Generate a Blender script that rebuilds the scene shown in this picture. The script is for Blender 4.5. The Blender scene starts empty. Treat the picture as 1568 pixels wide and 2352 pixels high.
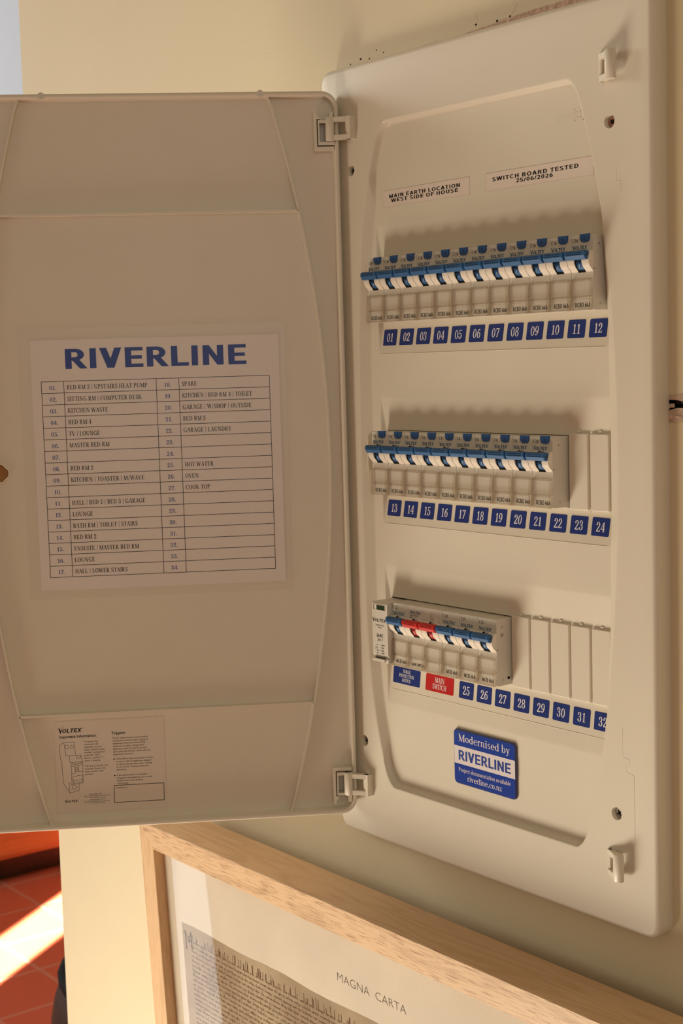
import bpy, math, random
import numpy as np
from mathutils import Vector, Matrix
random.seed(7)
SC = bpy.context.scene
COL = SC.collection
R = math.radians

# ------------------------------------------------------------------ camera
cam_data = bpy.data.cameras.new('camera')
cam = bpy.data.objects.new('camera', cam_data)
COL.objects.link(cam)
cam.location = (0.8448, -0.6968, -0.0716)
cam.rotation_euler = (R(84.2827), R(1.6311), R(52.2989))
cam_data.sensor_fit = 'VERTICAL'
cam_data.sensor_height = 22.3
cam_data.sensor_width = 14.87
cam_data.lens = 3458.255 / 2352 * 22.3
cam_data.clip_start = 0.01
cam_data.dof.use_dof = True
cam_data.dof.focus_distance = 1.01
cam_data.dof.aperture_fstop = 16.0
SC.camera = cam

# ------------------------------------------------------------------ exposure, world, lights
SC.view_settings.view_transform = 'Standard'
SC.view_settings.look = 'None'
SC.view_settings.exposure = 0.0
SC.view_settings.gamma = 1.0
SC.cycles.max_bounces = 8
SC.cycles.transparent_max_bounces = 16
w = bpy.data.worlds.new('room_ambient')
SC.world = w
w.use_nodes = True
w.node_tree.nodes['Background'].inputs[0].default_value = (1.0, 0.735, 0.47, 1)
w.node_tree.nodes['Background'].inputs[1].default_value = 0.31


def area(name, loc, target, sx, sy, energy, color, spread=180):
    l = bpy.data.lights.new(name, 'AREA')
    l.shape = 'RECTANGLE'
    l.size, l.size_y = sx, sy
    l.energy = energy
    l.color = color
    l.spread = R(spread)
    o = bpy.data.objects.new(name, l)
    COL.objects.link(o)
    o.location = loc
    d = Vector(target) - Vector(loc)
    o.rotation_euler = d.to_track_quat('-Z', 'Y').to_euler()
    return o


area('sunlit_floor_bounce', (-0.42, -0.78, -1.50), (2.00, 0.0, -0.70), 0.80, 0.80, 44.0, (1.0, 0.95, 0.78))
area('window_daylight', (-2.7, -1.35, 0.30), (-0.4, 0.0, 0.0), 0.7, 1.4, 33.0, (1.0, 0.95, 0.88))
area('glazed_door_daylight', (-1.62, -0.73, -0.85), (-0.25, -0.06, -0.80), 0.26, 1.36, 1.9, (0.90, 0.96, 1.0))
area('far_window_daylight', (-2.2, -0.6, 0.5), (-3.6, 1.2, 0.2), 0.8, 0.8, 46.0, (0.72, 0.88, 1.0))
area('right_side_fill', (2.3, -1.5, 0.3), (0.1, 0.0, -0.15), 0.9, 1.2, 4.6, (0.95, 0.98, 1.0))  # weak neutral fill added to lift right-facing sides; no window known there


def beam(foot, along, wid, length, energy):
    """sunbeam through a window, landing as a strip on the floor"""
    along = Vector(along).normalized()
    zc = (along * -0.55 + Vector((0, 0, 0.83))).normalized()
    xc = Vector((along.y, -along.x, 0))
    o = area('sun_beam', Vector(foot) + zc * 2.3, foot, wid, length * 0.83, energy, (0.95, 0.97, 1.0), 1.0)
    o.rotation_euler = Matrix((xc, zc.cross(xc), zc)).transposed().to_euler()


beam((-2.71, 0.97, -1.55), (-0.565, 0.825, 0), 0.147, 2.0, 34.0)

# ------------------------------------------------------------------ materials


def mat(name, col, rough=0.45, spec=0.5, var=0.03, vscale=40.0, bump=0.0, bscale=300.0, metal=0.0, coat=0.0):
    m = bpy.data.materials.new(name)
    m.use_nodes = True
    nt = m.node_tree
    b = nt.nodes['Principled BSDF']
    b.inputs['Roughness'].default_value = rough
    b.inputs['Metallic'].default_value = metal
    b.inputs['Specular IOR Level'].default_value = spec
    b.inputs['Coat Weight'].default_value = coat
    tc = nt.nodes.new('ShaderNodeTexCoord')
    n = nt.nodes.new('ShaderNodeTexNoise')
    n.inputs['Scale'].default_value = vscale
    n.inputs['Detail'].default_value = 4
    nt.links.new(tc.outputs['Object'], n.inputs['Vector'])
    r = nt.nodes.new('ShaderNodeValToRGB')
    r.color_ramp.elements[0].position = 0.3
    r.color_ramp.elements[1].position = 0.7
    r.color_ramp.elements[0].color = tuple(c * (1 - var) for c in col) + (1,)
    r.color_ramp.elements[1].color = tuple(min(1, c * (1 + var)) for c in col) + (1,)
    nt.links.new(n.outputs['Fac'], r.inputs['Fac'])
    nt.links.new(r.outputs['Color'], b.inputs['Base Color'])
    if bump:
        n2 = nt.nodes.new('ShaderNodeTexNoise')
        n2.inputs['Scale'].default_value = bscale
        n2.inputs['Detail'].default_value = 3
        nt.links.new(tc.outputs['Object'], n2.inputs['Vector'])
        bp = nt.nodes.new('ShaderNodeBump')
        bp.inputs['Strength'].default_value = bump
        bp.inputs['Distance'].default_value = 0.001
        nt.links.new(n2.outputs['Fac'], bp.inputs['Height'])
        nt.links.new(bp.outputs['Normal'], b.inputs['Normal'])
    return m


def clear_mat(name, tint, gloss_rough, gloss_min):
    m = bpy.data.materials.new(name)
    m.use_nodes = True
    nt = m.node_tree
    nt.nodes.remove(nt.nodes['Principled BSDF'])
    out = nt.nodes['Material Output']
    t = nt.nodes.new('ShaderNodeBsdfTransparent')
    t.inputs[0].default_value = tuple(tint) + (1,)
    g = nt.nodes.new('ShaderNodeBsdfGlossy')
    g.inputs['Roughness'].default_value = gloss_rough
    f = nt.nodes.new('ShaderNodeLayerWeight')
    pw = nt.nodes.new('ShaderNodeMath')
    pw.operation = 'POWER'
    pw.inputs[1].default_value = 5
    nt.links.new(f.outputs['Facing'], pw.inputs[0])
    mx = nt.nodes.new('ShaderNodeMixShader')
    ad = nt.nodes.new('ShaderNodeMath')
    ad.operation = 'MULTIPLY_ADD'
    ad.inputs[1].default_value = 0.9 * gloss_min
    ad.inputs[2].default_value = 0.04 * gloss_min
    nt.links.new(pw.outputs[0], ad.inputs[0])
    nt.links.new(ad.outputs[0], mx.inputs[0])
    nt.links.new(t.outputs[0], mx.inputs[1])
    nt.links.new(g.outputs[0], mx.inputs[2])
    nt.links.new(mx.outputs[0], out.inputs['Surface'])
    return m


def wood(name, axis, base, dark, pores=0.6, sc=1.0):
    m = bpy.data.materials.new(name)
    m.use_nodes = True
    nt = m.node_tree
    L = nt.links.new
    b = nt.nodes['Principled BSDF']
    b.inputs['Roughness'].default_value = 0.5
    b.inputs['Specular IOR Level'].default_value = 0.35
    tc = nt.nodes.new('ShaderNodeTexCoord')

    def noise(scale_long, scale_cross, detail=3, dist=0.0):
        mp = nt.nodes.new('ShaderNodeMapping')
        s = [scale_cross] * 3
        s[axis] = scale_long
        mp.inputs['Scale'].default_value = [v * sc for v in s]
        L(tc.outputs['Object'], mp.inputs['Vector'])
        n = nt.nodes.new('ShaderNodeTexNoise')
        n.inputs['Scale'].default_value = 1
        n.inputs['Detail'].default_value = detail
        n.inputs['Distortion'].default_value = dist
        L(mp.outputs[0], n.inputs['Vector'])
        return n
    big = noise(5, 45, 2, 1.2)
    mlt = nt.nodes.new('ShaderNodeMath')
    mlt.operation = 'MULTIPLY'
    mlt.inputs[1].default_value = 9
    L(big.outputs['Fac'], mlt.inputs[0])
    fr = nt.nodes.new('ShaderNodeMath')
    fr.operation = 'PINGPONG'
    fr.inputs[1].default_value = 1.0
    L(mlt.outputs[0], fr.inputs[0])
    r = nt.nodes.new('ShaderNodeValToRGB')
    r.color_ramp.elements[0].position = 0.0
    r.color_ramp.elements[0].color = tuple(0.30 * a + 0.70 * c for a, c in zip(dark, base)) + (1,)
    r.color_ramp.elements[1].position = 0.45
    r.color_ramp.elements[1].color = tuple(base) + (1,)
    L(fr.outputs[0], r.inputs['Fac'])
    fine = noise(55, 1500, 1)
    rp = nt.nodes.new('ShaderNodeValToRGB')
    rp.color_ramp.elements[0].position = 0.37
    rp.color_ramp.elements[0].color = (pores, pores, pores, 1)
    rp.color_ramp.elements[1].position = 0.43
    rp.color_ramp.elements[1].color = (0, 0, 0, 1)
    L(fine.outputs['Fac'], rp.inputs['Fac'])
    mx = nt.nodes.new('ShaderNodeMix')
    mx.data_type = 'RGBA'
    L(rp.outputs['Color'], mx.inputs['Factor'])
    L(r.outputs['Color'], mx.inputs['A'])
    mx.inputs['B'].default_value = tuple(dark) + (1,)
    L(mx.outputs['Result'], b.inputs['Base Color'])
    bp = nt.nodes.new('ShaderNodeBump')
    bp.inputs['Strength'].default_value = 0.15
    bp.inputs['Distance'].default_value = 0.0006
    L(fine.outputs['Fac'], bp.inputs['Height'])
    L(bp.outputs['Normal'], b.inputs['Normal'])
    return m


def tile_mat():
    m = bpy.data.materials.new('terracotta_tiles')
    m.use_nodes = True
    nt = m.node_tree
    L = nt.links.new
    b = nt.nodes['Principled BSDF']
    b.inputs['Roughness'].default_value = 0.6
    b.inputs['Specular IOR Level'].default_value = 0.25
    tc = nt.nodes.new('ShaderNodeTexCoord')
    mp = nt.nodes.new('ShaderNodeMapping')
    mp.inputs['Location'].default_value = (0.03, 0.145, 0)
    mp.inputs['Rotation'].default_value = (0, 0, R(0))
    L(tc.outputs['Object'], mp.inputs['Vector'])
    br = nt.nodes.new('ShaderNodeTexBrick')
    br.offset = 0.0
    br.inputs['Color1'].default_value = (0.38, 0.056, 0.020, 1)
    br.inputs['Color2'].default_value = (0.36, 0.055, 0.020, 1)
    br.inputs['Mortar'].default_value = (0.36, 0.10, 0.05, 1)
    br.inputs['Scale'].default_value = 1
    br.inputs['Mortar Size'].default_value = 0.006
    br.inputs['Mortar Smooth'].default_value = 0.2
    br.inputs['Brick Width'].default_value = 0.205
    br.inputs['Row Height'].default_value = 0.205
    L(mp.outputs[0], br.inputs['Vector'])
    L(br.outputs['Color'], b.inputs['Base Color'])
    bp = nt.nodes.new('ShaderNodeBump')
    bp.inputs['Strength'].default_value = 0.3
    bp.inputs['Distance'].default_value = 0.003
    bp.invert = True
    L(br.outputs['Fac'], bp.inputs['Height'])
    L(bp.outputs['Normal'], b.inputs['Normal'])
    return m


def parchment_mat():
    m = bpy.data.materials.new('aged_parchment')
    m.use_nodes = True
    nt = m.node_tree
    L = nt.links.new
    b = nt.nodes['Principled BSDF']
    b.inputs['Roughness'].default_value = 0.8
    tc = nt.nodes.new('ShaderNodeTexCoord')
    n = nt.nodes.new('ShaderNodeTexNoise')
    n.inputs['Scale'].default_value = 22
    n.inputs['Detail'].default_value = 6
    L(tc.outputs['Object'], n.inputs['Vector'])
    r = nt.nodes.new('ShaderNodeValToRGB')
    r.color_ramp.elements[0].position = 0.3
    r.color_ramp.elements[0].color = (0.30, 0.22, 0.13, 1)
    r.color_ramp.elements[1].position = 0.7
    r.color_ramp.elements[1].color = (0.46, 0.37, 0.24, 1)
    L(n.outputs['Fac'], r.inputs['Fac'])
    L(r.outputs['Color'], b.inputs['Base Color'])
    return m


M = {}
M['wall'] = mat('cream_wall_paint', (0.72, 0.625, 0.415), 0.6, 0.3, 0.02, 6, 0.12, 500)
M['white_wall'] = mat('white_wall_paint', (0.80, 0.84, 0.88), 0.7, 0.3, 0.01, 4)
M['ceiling'] = mat('ceiling_paint', (0.85, 0.82, 0.76), 0.8, 0.2, 0.01, 4)
M['plaster'] = mat('broken_plaster', (0.55, 0.42, 0.32), 0.9, 0.1, 0.2, 300, 0.5, 900)
M['timber_edge'] = mat('reddish_timber_edge', (0.60, 0.42, 0.32), 0.9, 0.1, 0.3, 500)
M['dark'] = mat('dark_grime', (0.03, 0.018, 0.012), 0.9, 0.1, 0.2, 200)
M['tiles'] = tile_mat()
M['plastic'] = mat('cream_plastic', (0.73, 0.672, 0.542), 0.36, 0.4, 0.012, 25, 0.05, 1500)
M['device'] = mat('warm_grey_plastic', (0.68, 0.64, 0.545), 0.4, 0.4, 0.012, 60)
M['cheek'] = mat('off_white_plastic', (0.80, 0.73, 0.61), 0.3, 0.45, 0.01, 60)
M['blue'] = mat('blue_lever_plastic', (0.018, 0.105, 0.27), 0.35, 0.45, 0.03, 200)
M['blue_button'] = mat('blue_button_plastic', (0.018, 0.085, 0.26), 0.4, 0.4, 0.03, 200)
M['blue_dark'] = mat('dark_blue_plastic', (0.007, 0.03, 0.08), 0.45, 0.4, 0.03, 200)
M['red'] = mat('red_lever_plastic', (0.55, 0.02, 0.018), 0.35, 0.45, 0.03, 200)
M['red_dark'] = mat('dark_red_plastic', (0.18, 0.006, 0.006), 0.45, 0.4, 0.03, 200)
M['black'] = mat('black_ink', (0.022, 0.018, 0.016), 0.7, 0.2, 0.05, 200)
M['navy_ink'] = mat('navy_ink', (0.03, 0.085, 0.17), 0.7, 0.2, 0.05, 200)
M['logo_blue'] = mat('blue_ink', (0.022, 0.055, 0.28), 0.6, 0.2, 0.03, 200)
M['grey_ink'] = mat('grey_ink', (0.10, 0.08, 0.06), 0.8, 0.2, 0.05, 200)
M['sticker_blue'] = mat('navy_label_vinyl', (0.009, 0.030, 0.19), 0.4, 0.4, 0.03, 100)
M['sticker_red'] = mat('red_label_vinyl', (0.50, 0.014, 0.014), 0.4, 0.4, 0.03, 100)
M['sticker_white'] = mat('white_lettering', (0.80, 0.78, 0.78), 0.5, 0.3, 0.01, 100)
M['tape'] = mat('white_label_tape', (0.77, 0.67, 0.58), 0.35, 0.4, 0.01, 60)
M['tape_edge'] = mat('tape_edge', (0.70, 0.61, 0.50), 0.5, 0.3, 0.01, 60)
M['paper'] = mat('white_paper', (0.82, 0.76, 0.70), 0.6, 0.3, 0.01, 20)
M['sticker_clear'] = mat('sticker_paper', (0.72, 0.645, 0.535), 0.5, 0.3, 0.01, 20)
M['badge_blue'] = mat('blue_badge_print', (0.016, 0.065, 0.36), 0.12, 0.6, 0.02, 30, coat=0.6)
M['badge_white'] = mat('white_badge_print', (0.80, 0.75, 0.74), 0.12, 0.6, 0.01, 30, coat=0.6)
M['badge_edge'] = mat('clear_resin_edge', (0.05, 0.05, 0.12), 0.1, 0.7, 0.02, 30)
M['steel'] = mat('dull_steel', (0.42, 0.39, 0.34), 0.4, 0.5, 0.1, 300, metal=0.7)
M['copper'] = mat('coppery_screw', (0.42, 0.22, 0.15), 0.4, 0.5, 0.1, 300, metal=0.6)
M['cavity'] = mat('dark_cavity', (0.02, 0.017, 0.014), 0.9, 0.1, 0.1, 100)
M['green'] = mat('green_indicator', (0.004, 0.035, 0.012), 0.15, 0.6, 0.1, 200)
M['clear'] = clear_mat('clear_cover', (0.96, 0.95, 0.93), 0.16, 0.7)
M['clear_edge'] = clear_mat('clear_cover_edge', (0.93, 0.90, 0.86), 0.10, 2.2)
M['laminate'] = clear_mat('clear_film', (0.985, 0.98, 0.975), 0.2, 0.5)
M['glass'] = clear_mat('picture_glass', (0.97, 0.97, 0.96), 0.015, 1.0)
M['oak_x'] = wood('oak_along_rail', 0, (0.66, 0.45, 0.25), (0.30, 0.15, 0.065), 0.75)
M['oak_top'] = wood('oak_rail_top', 0, (0.64, 0.43, 0.245), (0.38, 0.19, 0.08), 0.12)
M['oak_z'] = wood('oak_along_stile', 2, (0.66, 0.44, 0.24), (0.42, 0.24, 0.11), 0.4)
M['pine'] = wood('sideboard_wood', 1, (0.29, 0.085, 0.011), (0.16, 0.04, 0.006), 0.3, 0.4)
M['amber'] = mat('amber_latch_plate', (0.42, 0.20, 0.05), 0.5, 0.3, 0.05, 100)
M['rebate'] = mat('shaded_oak_rebate', (0.36, 0.17, 0.06), 0.6, 0.3, 0.05, 100)
M['mount'] = mat('cream_mount_paper', (0.74, 0.66, 0.54), 0.8, 0.2, 0.05, 16)
M['parchment'] = parchment_mat()
M['sepia'] = mat('sepia_ink', (0.11, 0.065, 0.035), 0.9, 0.1, 0.3, 120)
M['leather'] = mat('brown_leather', (0.045, 0.019, 0.009), 0.65, 0.2, 0.15, 60, 0.2, 300)
M['piping'] = mat('black_piping', (0.008, 0.007, 0.007), 0.7, 0.1, 0.1, 60)

# ------------------------------------------------------------------ mesh helpers (all builders in millimetres)


class MB:
    def __init__(s):
        s.v, s.f, s.m, s.sm = [], [], [], []

    def add(s, vs, fs, m=0, smooth=False):
        o = len(s.v)
        s.v.extend([tuple(p) for p in vs])
        for f in fs:
            s.f.append(tuple(i + o for i in f))
            s.m.append(m)
            s.sm.append(smooth)

    def box(s, x0, x1, y0, y1, z0, z1, m=0):
        v = [(x, y, z) for x in (x0, x1) for y in (y0, y1) for z in (z0, z1)]
        s.add(v, [(0, 1, 3, 2), (4, 6, 7, 5), (0, 4, 5, 1), (2, 3, 7, 6), (0, 2, 6, 4), (1, 5, 7, 3)], m)

    def prism(s, prof, x0, x1, m=0, smooth=False, inset=0.0):
        """profile [(y,z)] extruded along x, ends chamfered by inset"""
        n = len(prof)
        if inset:
            cy = sum(p[0] for p in prof) / n
            cz = sum(p[1] for p in prof) / n
            sc = []
            for (y, z) in prof:
                d = math.hypot(y - cy, z - cz)
                k = max(0.2, 1 - inset / d)
                sc.append((cy + (y - cy) * k, cz + (z - cz) * k))
            loops = [[(x0, y, z) for y, z in sc], [(x0 + inset, y, z) for y, z in prof],
                     [(x1 - inset, y, z) for y, z in prof], [(x1, y, z) for y, z in sc]]
        else:
            loops = [[(x0, y, z) for y, z in prof], [(x1, y, z) for y, z in prof]]
        s.loops(loops, m, smooth, True)

    def loops(s, loops, m=0, smooth=False, caps=False):
        n = len(loops[0])
        vs = [p for l in loops for p in l]
        fs = []
        for k in range(len(loops) - 1):
            for i in range(n):
                j = (i + 1) % n
                fs.append((k * n + i, k * n + j, (k + 1) * n + j, (k + 1) * n + i))
        s.add(vs, fs, m, smooth)
        if caps:
            s.add(loops[0], [tuple(range(n))[::-1]], m)
            s.add(loops[-1], [tuple(range(n))], m)

    def cyl(s, p, q, r0, r1=None, n=20, m=0, smooth=True, caps=True):
        r1 = r0 if r1 is None else r1
        p, q = Vector(p), Vector(q)
        d = (q - p).normalized()
        a = d.orthogonal().normalized()
        b = d.cross(a)
        L0 = [p + r0 * (a * math.cos(t) + b * math.sin(t)) for t in [2 * math.pi * i / n for i in range(n)]]
        L1 = [q + r1 * (a * math.cos(t) + b * math.sin(t)) for t in [2 * math.pi * i / n for i in range(n)]]
        s.loops([L0, L1], m, smooth, caps)

    def tube(s, pts, r, n=10, m=0):
        pts = [Vector(p) for p in pts]
        loops = []
        a = None
        for i, p in enumerate(pts):
            d = (pts[min(i + 1, len(pts) - 1)] - pts[max(i - 1, 0)]).normalized()
            if a is None:
                a = d.orthogonal().normalized()
            a = (a - d * a.dot(d)).normalized()
            b = d.cross(a)
            rr = r[i] if isinstance(r, (list, tuple)) else r
            loops.append([p + rr * (a * math.cos(t) + b * math.sin(t)) for t in [2 * math.pi * k / n for k in range(n)]])
        s.loops(loops, m, True, True)

    def polys(s, polys, fn, m=0):
        # each stroke sits a few microns above the last so that overlapping strokes do not shade one another
        a, b, c = Vector(fn(0, 0)), Vector(fn(1, 0)), Vector(fn(0, 1))
        n = (b - a).cross(c - a).normalized()
        for k, (vs, fs) in enumerate(polys):
            s.add([Vector(fn(u, v)) + n * (.006 * (k % 7)) for u, v in vs], fs, m)

    def build(s, name, mats, parent=None, loc=(0, 0, 0), off=(0, 0, 0), rot=None):
        """verts (mm) minus off (mm); loc in metres relative to parent"""
        me = bpy.data.meshes.new(name)
        vv = [((a - off[0]) * .001, (b - off[1]) * .001, (c - off[2]) * .001) for a, b, c in s.v]
        me.from_pydata(vv, [], s.f)
        for mm in mats:
            me.materials.append(M[mm])
        me.polygons.foreach_set('material_index', s.m)
        me.polygons.foreach_set('use_smooth', s.sm)
        me.update()
        o = bpy.data.objects.new(name, me)
        COL.objects.link(o)
        o.parent = parent
        o.location = loc
        if rot:
            o.rotation_euler = rot
        return o


def empty(name, loc, rot=(0, 0, 0), parent=None):
    o = bpy.data.objects.new(name, None)
    COL.objects.link(o)
    o.empty_display_size = 0.02
    o.location = loc
    o.rotation_euler = rot
    o.parent = parent
    return o


def tag(o, label=None, cat=None, group=None, kind=None):
    for k, v in (('label', label), ('category', cat), ('group', group), ('kind', kind)):
        if v:
            o[k] = v
    return o


def rrect(x0, x1, z0, z1, r, n=6):
    p = []
    for cx, cz, a0 in ((x1 - r, z1 - r, 0), (x0 + r, z1 - r, 90), (x0 + r, z0 + r, 180), (x1 - r, z0 + r, 270)):
        for i in range(n + 1):
            a = R(a0 + 90 * i / n)
            p.append((cx + r * math.cos(a), cz + r * math.sin(a)))
    return p


# ------------------------------------------------------------------ lettering
_cache = {}


def sans(text, h, off=0.0, xs=1.0, align='l', shear=0.0):
    """outline lettering from the built-in font, h = cap height (mm)"""
    key = (text, off)
    if key not in _cache:
        c = bpy.data.curves.new('lettering', 'FONT')
        c.body = text
        c.offset = off
        c.resolution_u = 3
        o = bpy.data.objects.new('lettering', c)
        COL.objects.link(o)
        dg = bpy.context.evaluated_depsgraph_get()
        me = o.evaluated_get(dg).to_mesh()
        vs = [(v.co.x / .686, v.co.y / .686) for v in me.vertices]
        fs = [tuple(p.vertices) for p in me.polygons]
        o.evaluated_get(dg).to_mesh_clear()
        bpy.data.objects.remove(o)
        bpy.data.curves.remove(c)
        _cache[key] = (vs, fs)
    vs, fs = _cache[key]
    xm = max([v[0] for v in vs] + [0])
    sh = {'l': 0, 'c': xm / 2, 'r': xm}[align]
    return [([((u - sh) * h * xs + shear * v * h, v * h) for u, v in vs], fs)]


def S(x, y0, y1, w=.15):
    return [(x - w / 2, y0), (x + w / 2, y0), (x + w / 2, y1), (x - w / 2, y1)]


def H(x0, x1, y, t=.055):
    return [(x0, y), (x1, y), (x1, y + t), (x0, y + t)]


def D(x0, y0, x1, y1, w):
    return [(x0 - w / 2, y0), (x0 + w / 2, y0), (x1 + w / 2, y1), (x1 - w / 2, y1)]


def F(x, top=0, y=None, h=.15):
    y = (0 if not top else .945) if y is None else y
    return H(x - h, x + h, y)


def A(cx, cy, rx, ry, a0=0, a1=360, wv=.15, wh=.06):
    n = max(8, int(abs(a1 - a0) / 15))
    o, i = [], []
    for k in range(n + 1):
        a = R(a0 + (a1 - a0) * k / n)
        o.append((cx + rx * math.cos(a), cy + ry * math.sin(a)))
        i.append((cx + (rx - wv) * math.cos(a), cy + (ry - wh) * math.sin(a)))
    return ('band', o, i)


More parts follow.
